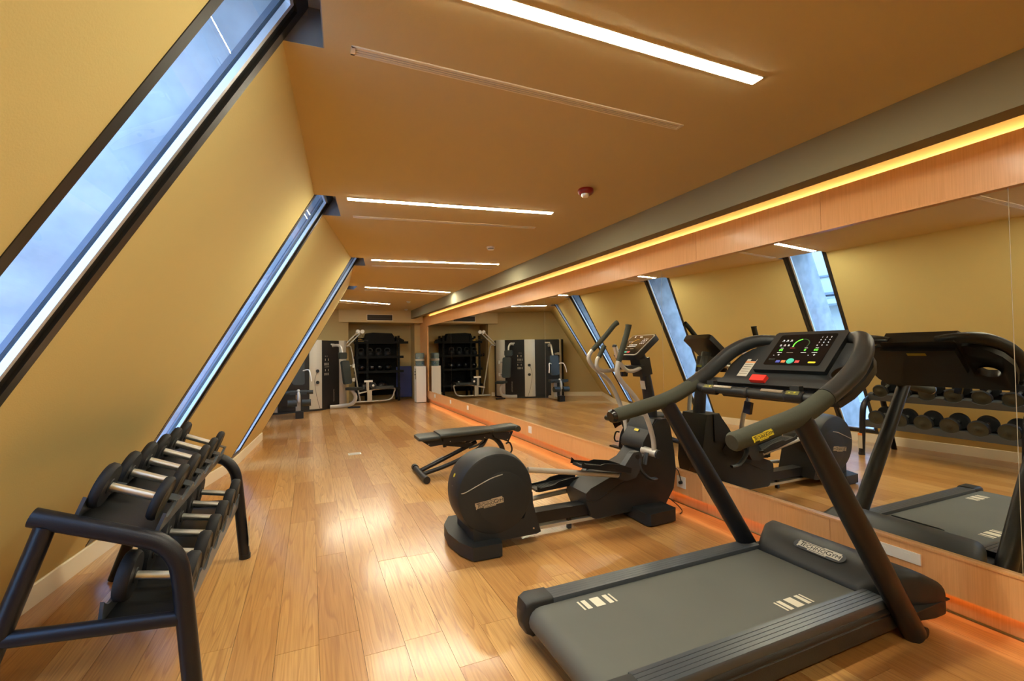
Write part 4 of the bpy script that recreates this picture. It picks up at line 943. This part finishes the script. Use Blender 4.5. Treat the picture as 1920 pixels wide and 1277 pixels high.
# lat station at the right end
for s_ in (-.05, .05): gt([(.86 + s_, 13.28, 1.58), (1.25 + s_, 13.36 + s_ * .5, 1.98)], .020, 'silver_paint', 'lat_arm', 10, 1)
for s_ in (-.06, .06): MB().lathe([(0, -.02), (.055, -.02), (.055, .02), (0, .02)], gp(1.27 + s_, 13.37, 2.0), 'Y', 18).build('pulley', 'white_plastic', gy)
gt([(1.28, 13.36, 1.96), (1.40, 13.34, 1.77)], .004, 'dark_ink', 'cable'); gt([(1.28, 13.36, 1.96), (1.25, 13.34, 1.77)], .004, 'dark_ink', 'cable')
gt([(1.20, 13.34, 1.76), (1.48, 13.34, 1.75)], .014, 'black', 'pull_bar', 8, 1)
gt([(.90, 13.20, 1.58), (.98, 13.26, 1.60), (1.03, 13.30, 1.52), (1.10, 13.33, 1.1), (1.19, 13.37, .50), (1.27, 13.38, .06)], .020, 'silver_paint', 'side_frame', 10, 4)
gt([(1.05, 13.28, .07), (1.55, 13.32, .07), (2.0, 13.34, .08), (2.13, 13.34, .16), (2.17, 13.34, .28), (2.16, 13.34, .40), (1.72, 13.34, .40), (1.50, 13.32, .36), (1.22, 13.3, .30)], .022, 'silver_paint', 'row_frame', 10, 4)
MB().box(gp(1.50, 13.30, .22), (.12, .08, .32), .012, 2).build('row_post', 'silver_paint', gy)
MB().box(gp(1.45, 13.28, .50), (.07, .07, .24), .012, 2).build('row_post', 'silver_paint', gy)
MB().box(gp(1.47, 13.27, .63), (.22, .07, .05), .02, 2).build('foot_plate', 'white_plastic', gy)
MB().lathe([(0, -.03), (.085, -.03), (.085, .03), (0, .03)], gp(1.59, 13.24, .51), 'Y', 20).build('pulley', 'black', gy)
MB().lathe([(0, -.032), (.032, -.032), (0, -.04)], gp(1.59, 13.24, .51), 'Y', 14).build('pulley_cap', 'white_plastic', gy)
MB().box(gp(1.90, 13.36, .44), (.50, .26, .07), .02, 2).build('row_seat', 'vinyl', gy)

# ================================================================== STORAGE RACK with balls
sr = empty('storage_rack', (1.80, 13.95, 0), 'black four-tier storage rack of training gear in the far alcove', 'rack')
def sp_(x, y, z): return (x - 1.80, y - 13.95, z)
for x in (1.22, 1.50, 2.38):
    for y in (13.75, 14.2):
        mb = MB(); mb.box(sp_(x, y, .95), (.06, .05, 1.90), .003, 1); mb.build('post', 'matte_black', sr)
        if y < 14:
            mb = MB()
            for k in range(9): mb.box(sp_(x, y - .026, .15 + k * .2), (.012, .003, .03))
            mb.build('post_slot', 'charcoal', sr)
for z, xe in ((.36, 2.42), (.86, 2.52), (1.28, 2.52), (1.70, 2.66)):
    mb = MB(); mb.box(sp_((1.13 + xe) / 2, 13.745, z), (xe - 1.13, .03, .07), .003, 1); mb.build('shelf_beam', 'matte_black', sr)
    mb = MB(); mb.box(sp_(1.80, 13.97, z - .02), (1.2, .46, .02)); mb.build('shelf', 'matte_black', sr)
MB().box(sp_(1.80, 14.215, 1.0), (1.16, .01, 1.7)).build('back_panel', 'matte_black', sr)
def ball(x, y, z, r, lab, nm='medicine_ball', m='black_gloss', grp='exercise balls on the rack'):
    prof = [(r * math.sin(PI * k / 16), -r * math.cos(PI * k / 16)) for k in range(17)]; prof[0] = (0, -r); prof[-1] = (0, r)
    o = MB().lathe(prof, (0, 0, 0), 'Z', 28).build(nm, m); o.location = (x, y, z); tag(o, lab, 'ball', grp); return o
for k, x in enumerate((1.36, 1.63, 1.86, 2.10)): ball(x, 13.93, .87 + .108, .105, '%s medicine ball from the left on the rack middle shelf' % ['first', 'second', 'third', 'fourth'][k], grp='medicine balls on the middle shelf')
for k, x in enumerate((1.42, 1.90)):
    t = empty('balance_dome', (x, 13.90, .36 - .01), '%s black half-ball balance trainer on the rack bottom shelf' % ['left', 'right'][k], 'balance trainer', 'balance domes on the bottom shelf')
    r = .215
    MB().lathe([(r * math.sin(PI / 2 * k_ / 10), .05 + r * .95 * math.cos(PI / 2 * k_ / 10)) for k_ in range(11)][::-1] + [], seg=32).build('dome', 'black_gloss', t)
    MB().lathe([(0, .0), (.195, 0), (.21, .02), (.21, .045), (.20, .055)], seg=32).build('base', 'charcoal', t)
for k, x in enumerate((1.34, 1.58, 1.83, 2.08)):
    t = empty('kettlebell', (x, 13.92, 1.31 - .03), '%s kettlebell from the left on the rack upper shelf' % ['first', 'second', 'third', 'fourth'][k], 'kettlebell', 'kettlebells on the upper shelf')
    MB().lathe([(0, 0), (.06, 0), (.095, .05), (.10, .09), (.085, .14), (.05, .17), (0, .18)], seg=24).build('bell', 'rubber', t)
    MB().tube([(-.055, 0, .14), (-.07, 0, .20), (-.045, 0, .25), (.045, 0, .25), (.07, 0, .20), (.055, 0, .14)], .015, 10, 4).build('handle', 'charcoal', t)
def soft(name, loc, prof, y0, y1, m, lab, cat, bev=.03):
    o = MB().prism(prof, y0, y1, 'Y', bevel=bev, seg=3).build(name, m); o.location = loc; tag(o, lab, cat); return o
soft('gear_bag', (1.86, 13.97, 1.70), [(-.42, 0), (.42, 0), (.40, .18), (.34, .27), (-.20, .29), (-.38, .27), (-.42, .12)], -.18, .16, 'matte_black', 'long black gear bag lying on top of the storage rack', 'bag')
soft('gear_bag', (2.43, 13.97, 1.70), [(-.12, 0), (.14, 0), (.12, .08), (0, .14), (-.1, .15)], -.15, .12, 'matte_black', 'small black bag at the right end of the rack top', 'bag')
soft('folded_strap', (1.30, 13.88, 1.74), [(-.12, .0), (.12, .0), (.07, .05), (0, .08), (-.10, .04)], -.08, .08, 'amber', 'ochre folded strap at the left end of the rack top', 'strap', .01)
ball(1.99, 13.90, .12, .11, 'black ball on the floor under the rack bottom shelf', grp=None) if False else None
# blue mats
t = empty('folded_mats', (2.60, 14.22, 0), 'dark blue folded exercise mats standing in the alcove corner', 'mat')
for k in range(3): MB().box((0, -.06 + k * .055, .52), (.46, .05, .90 + .02 * k), .018, 3, rot=Matrix.Rotation(-.02, 3, 'X')).build('mat', 'blue_vinyl', t)
# water cooler
t = empty('water_cooler', (2.84, 13.0, 0), 'white water cooler with a blue bottle beside the mirror end', 'water cooler')
MB().box((0, 0, .515), (.27, .30, 1.0), .018, 3).build('cabinet', 'white_plastic', t)
MB().box((-.134, -.05, .80), (.008, .14, .30), .004, 1).build('tap_panel', 'label_paper', t)
for z in (.86, .78): MB().box((-.148, -.05, z), (.03, .03, .03), .006, 1).build('tap', 'charcoal', t)
MB().box((0, 0, .008), (.25, .28, .016)).build('plinth', 'dark_ink', t)
MB().lathe([(.0, 1.012), (.10, 1.012), (.122, 1.03), (.128, 1.10), (.120, 1.12), (.128, 1.14), (.128, 1.23), (.120, 1.25), (.128, 1.27), (.128, 1.36), (.11, 1.385), (0, 1.39)], seg=32).build('bottle', 'water_bottle', t)
MB().lathe([(.1295, 1.16), (.1295, 1.22)], seg=32).build('bottle_label', 'label_paper', t)
MB().tube([(.15, -.12, .18), (.17, -.16, .10), (.16, -.18, .05), (.18, -.20, .008), (.15, -.26, .006)], .005, 8, 4).build('power_cord', 'dark_ink', t)

# ================================================================== OUTSIDE (seen through the windows and in the mirror)
s = MB(); s.box((-7.2, 6.5, -.10), (10.6, 26, .1)); tag(s.build('courtyard_paving', 'paving'), 'pale courtyard paving outside the slanted windows', 'paving', kind='structure')
hb = empty('building', (-6.2, 9.5, 0), 'white rendered building across the courtyard with a grey framed door', 'building')
MB().box((-.6, 0, 2.2), (.3, 16, 4.4)).build('wall', 'render_white', hb)
for y in (-3.6, -.9, 1.8, 4.5):
    f = MB().box((-.43, y, 1.15), (.06, 1.3, 2.3)).build('door_frame', 'door_grey', hb); MB().box((-.40, y, 1.12), (.05, 1.06, 2.08)).build('pane', 'dull_glass', f)
MB().box((-.2, 0, 2.55), (.8, 15, .12)).build('canopy', 'render_white', hb); MB().box((-.0, 0, 2.75), (.5, 15, .06)).build('gutter', 'door_grey', hb)
mb = MB()
for y in (-5, -2.5, 0, 2.5, 5): mb.box((-.42, y, 3.4), (.05, .06, 1.8))
mb.box((-.42, 0, 3.3), (.05, 15, .05)); mb.build('mullion', 'door_grey', hb)
hd = MB()
for k in range(220):
    c = V((random.uniform(-.5, .5), random.uniform(-7, 7), random.uniform(0, 1.0))); r = random.uniform(.06, .14); a = random.uniform(0, PI)
    hd.box(c, (r, r * .7, r * .3), rot=Matrix.Rotation(a, 3, 'Z') @ Matrix.Rotation(random.uniform(-1, 1), 3, 'X'))
o = hd.build('rooftop_planting', 'foliage'); o.location = (-6.6, 9.5, 4.5); tag(o, 'loose green planting along the roof of the white building', 'plants', kind='stuff')
# roof light-tight lid over the window heads and outer skin above
s = MB(); pts = [(-.55, -2.5)] + []
s.prism([(-.45, -2.5), (3.4, -2.5), (3.4, 14.6), (-.9, 14.6), (-1.2, 12.4), (-.42, 11.0), (.28, 9.2), (.22, 8.6), (.10, 6.5), (-.30, 4.2), (-.50, 1.7)], ZC + .165, ZC + .30, 'Z')
s.build('roof_slab', 'concrete', ceiling)
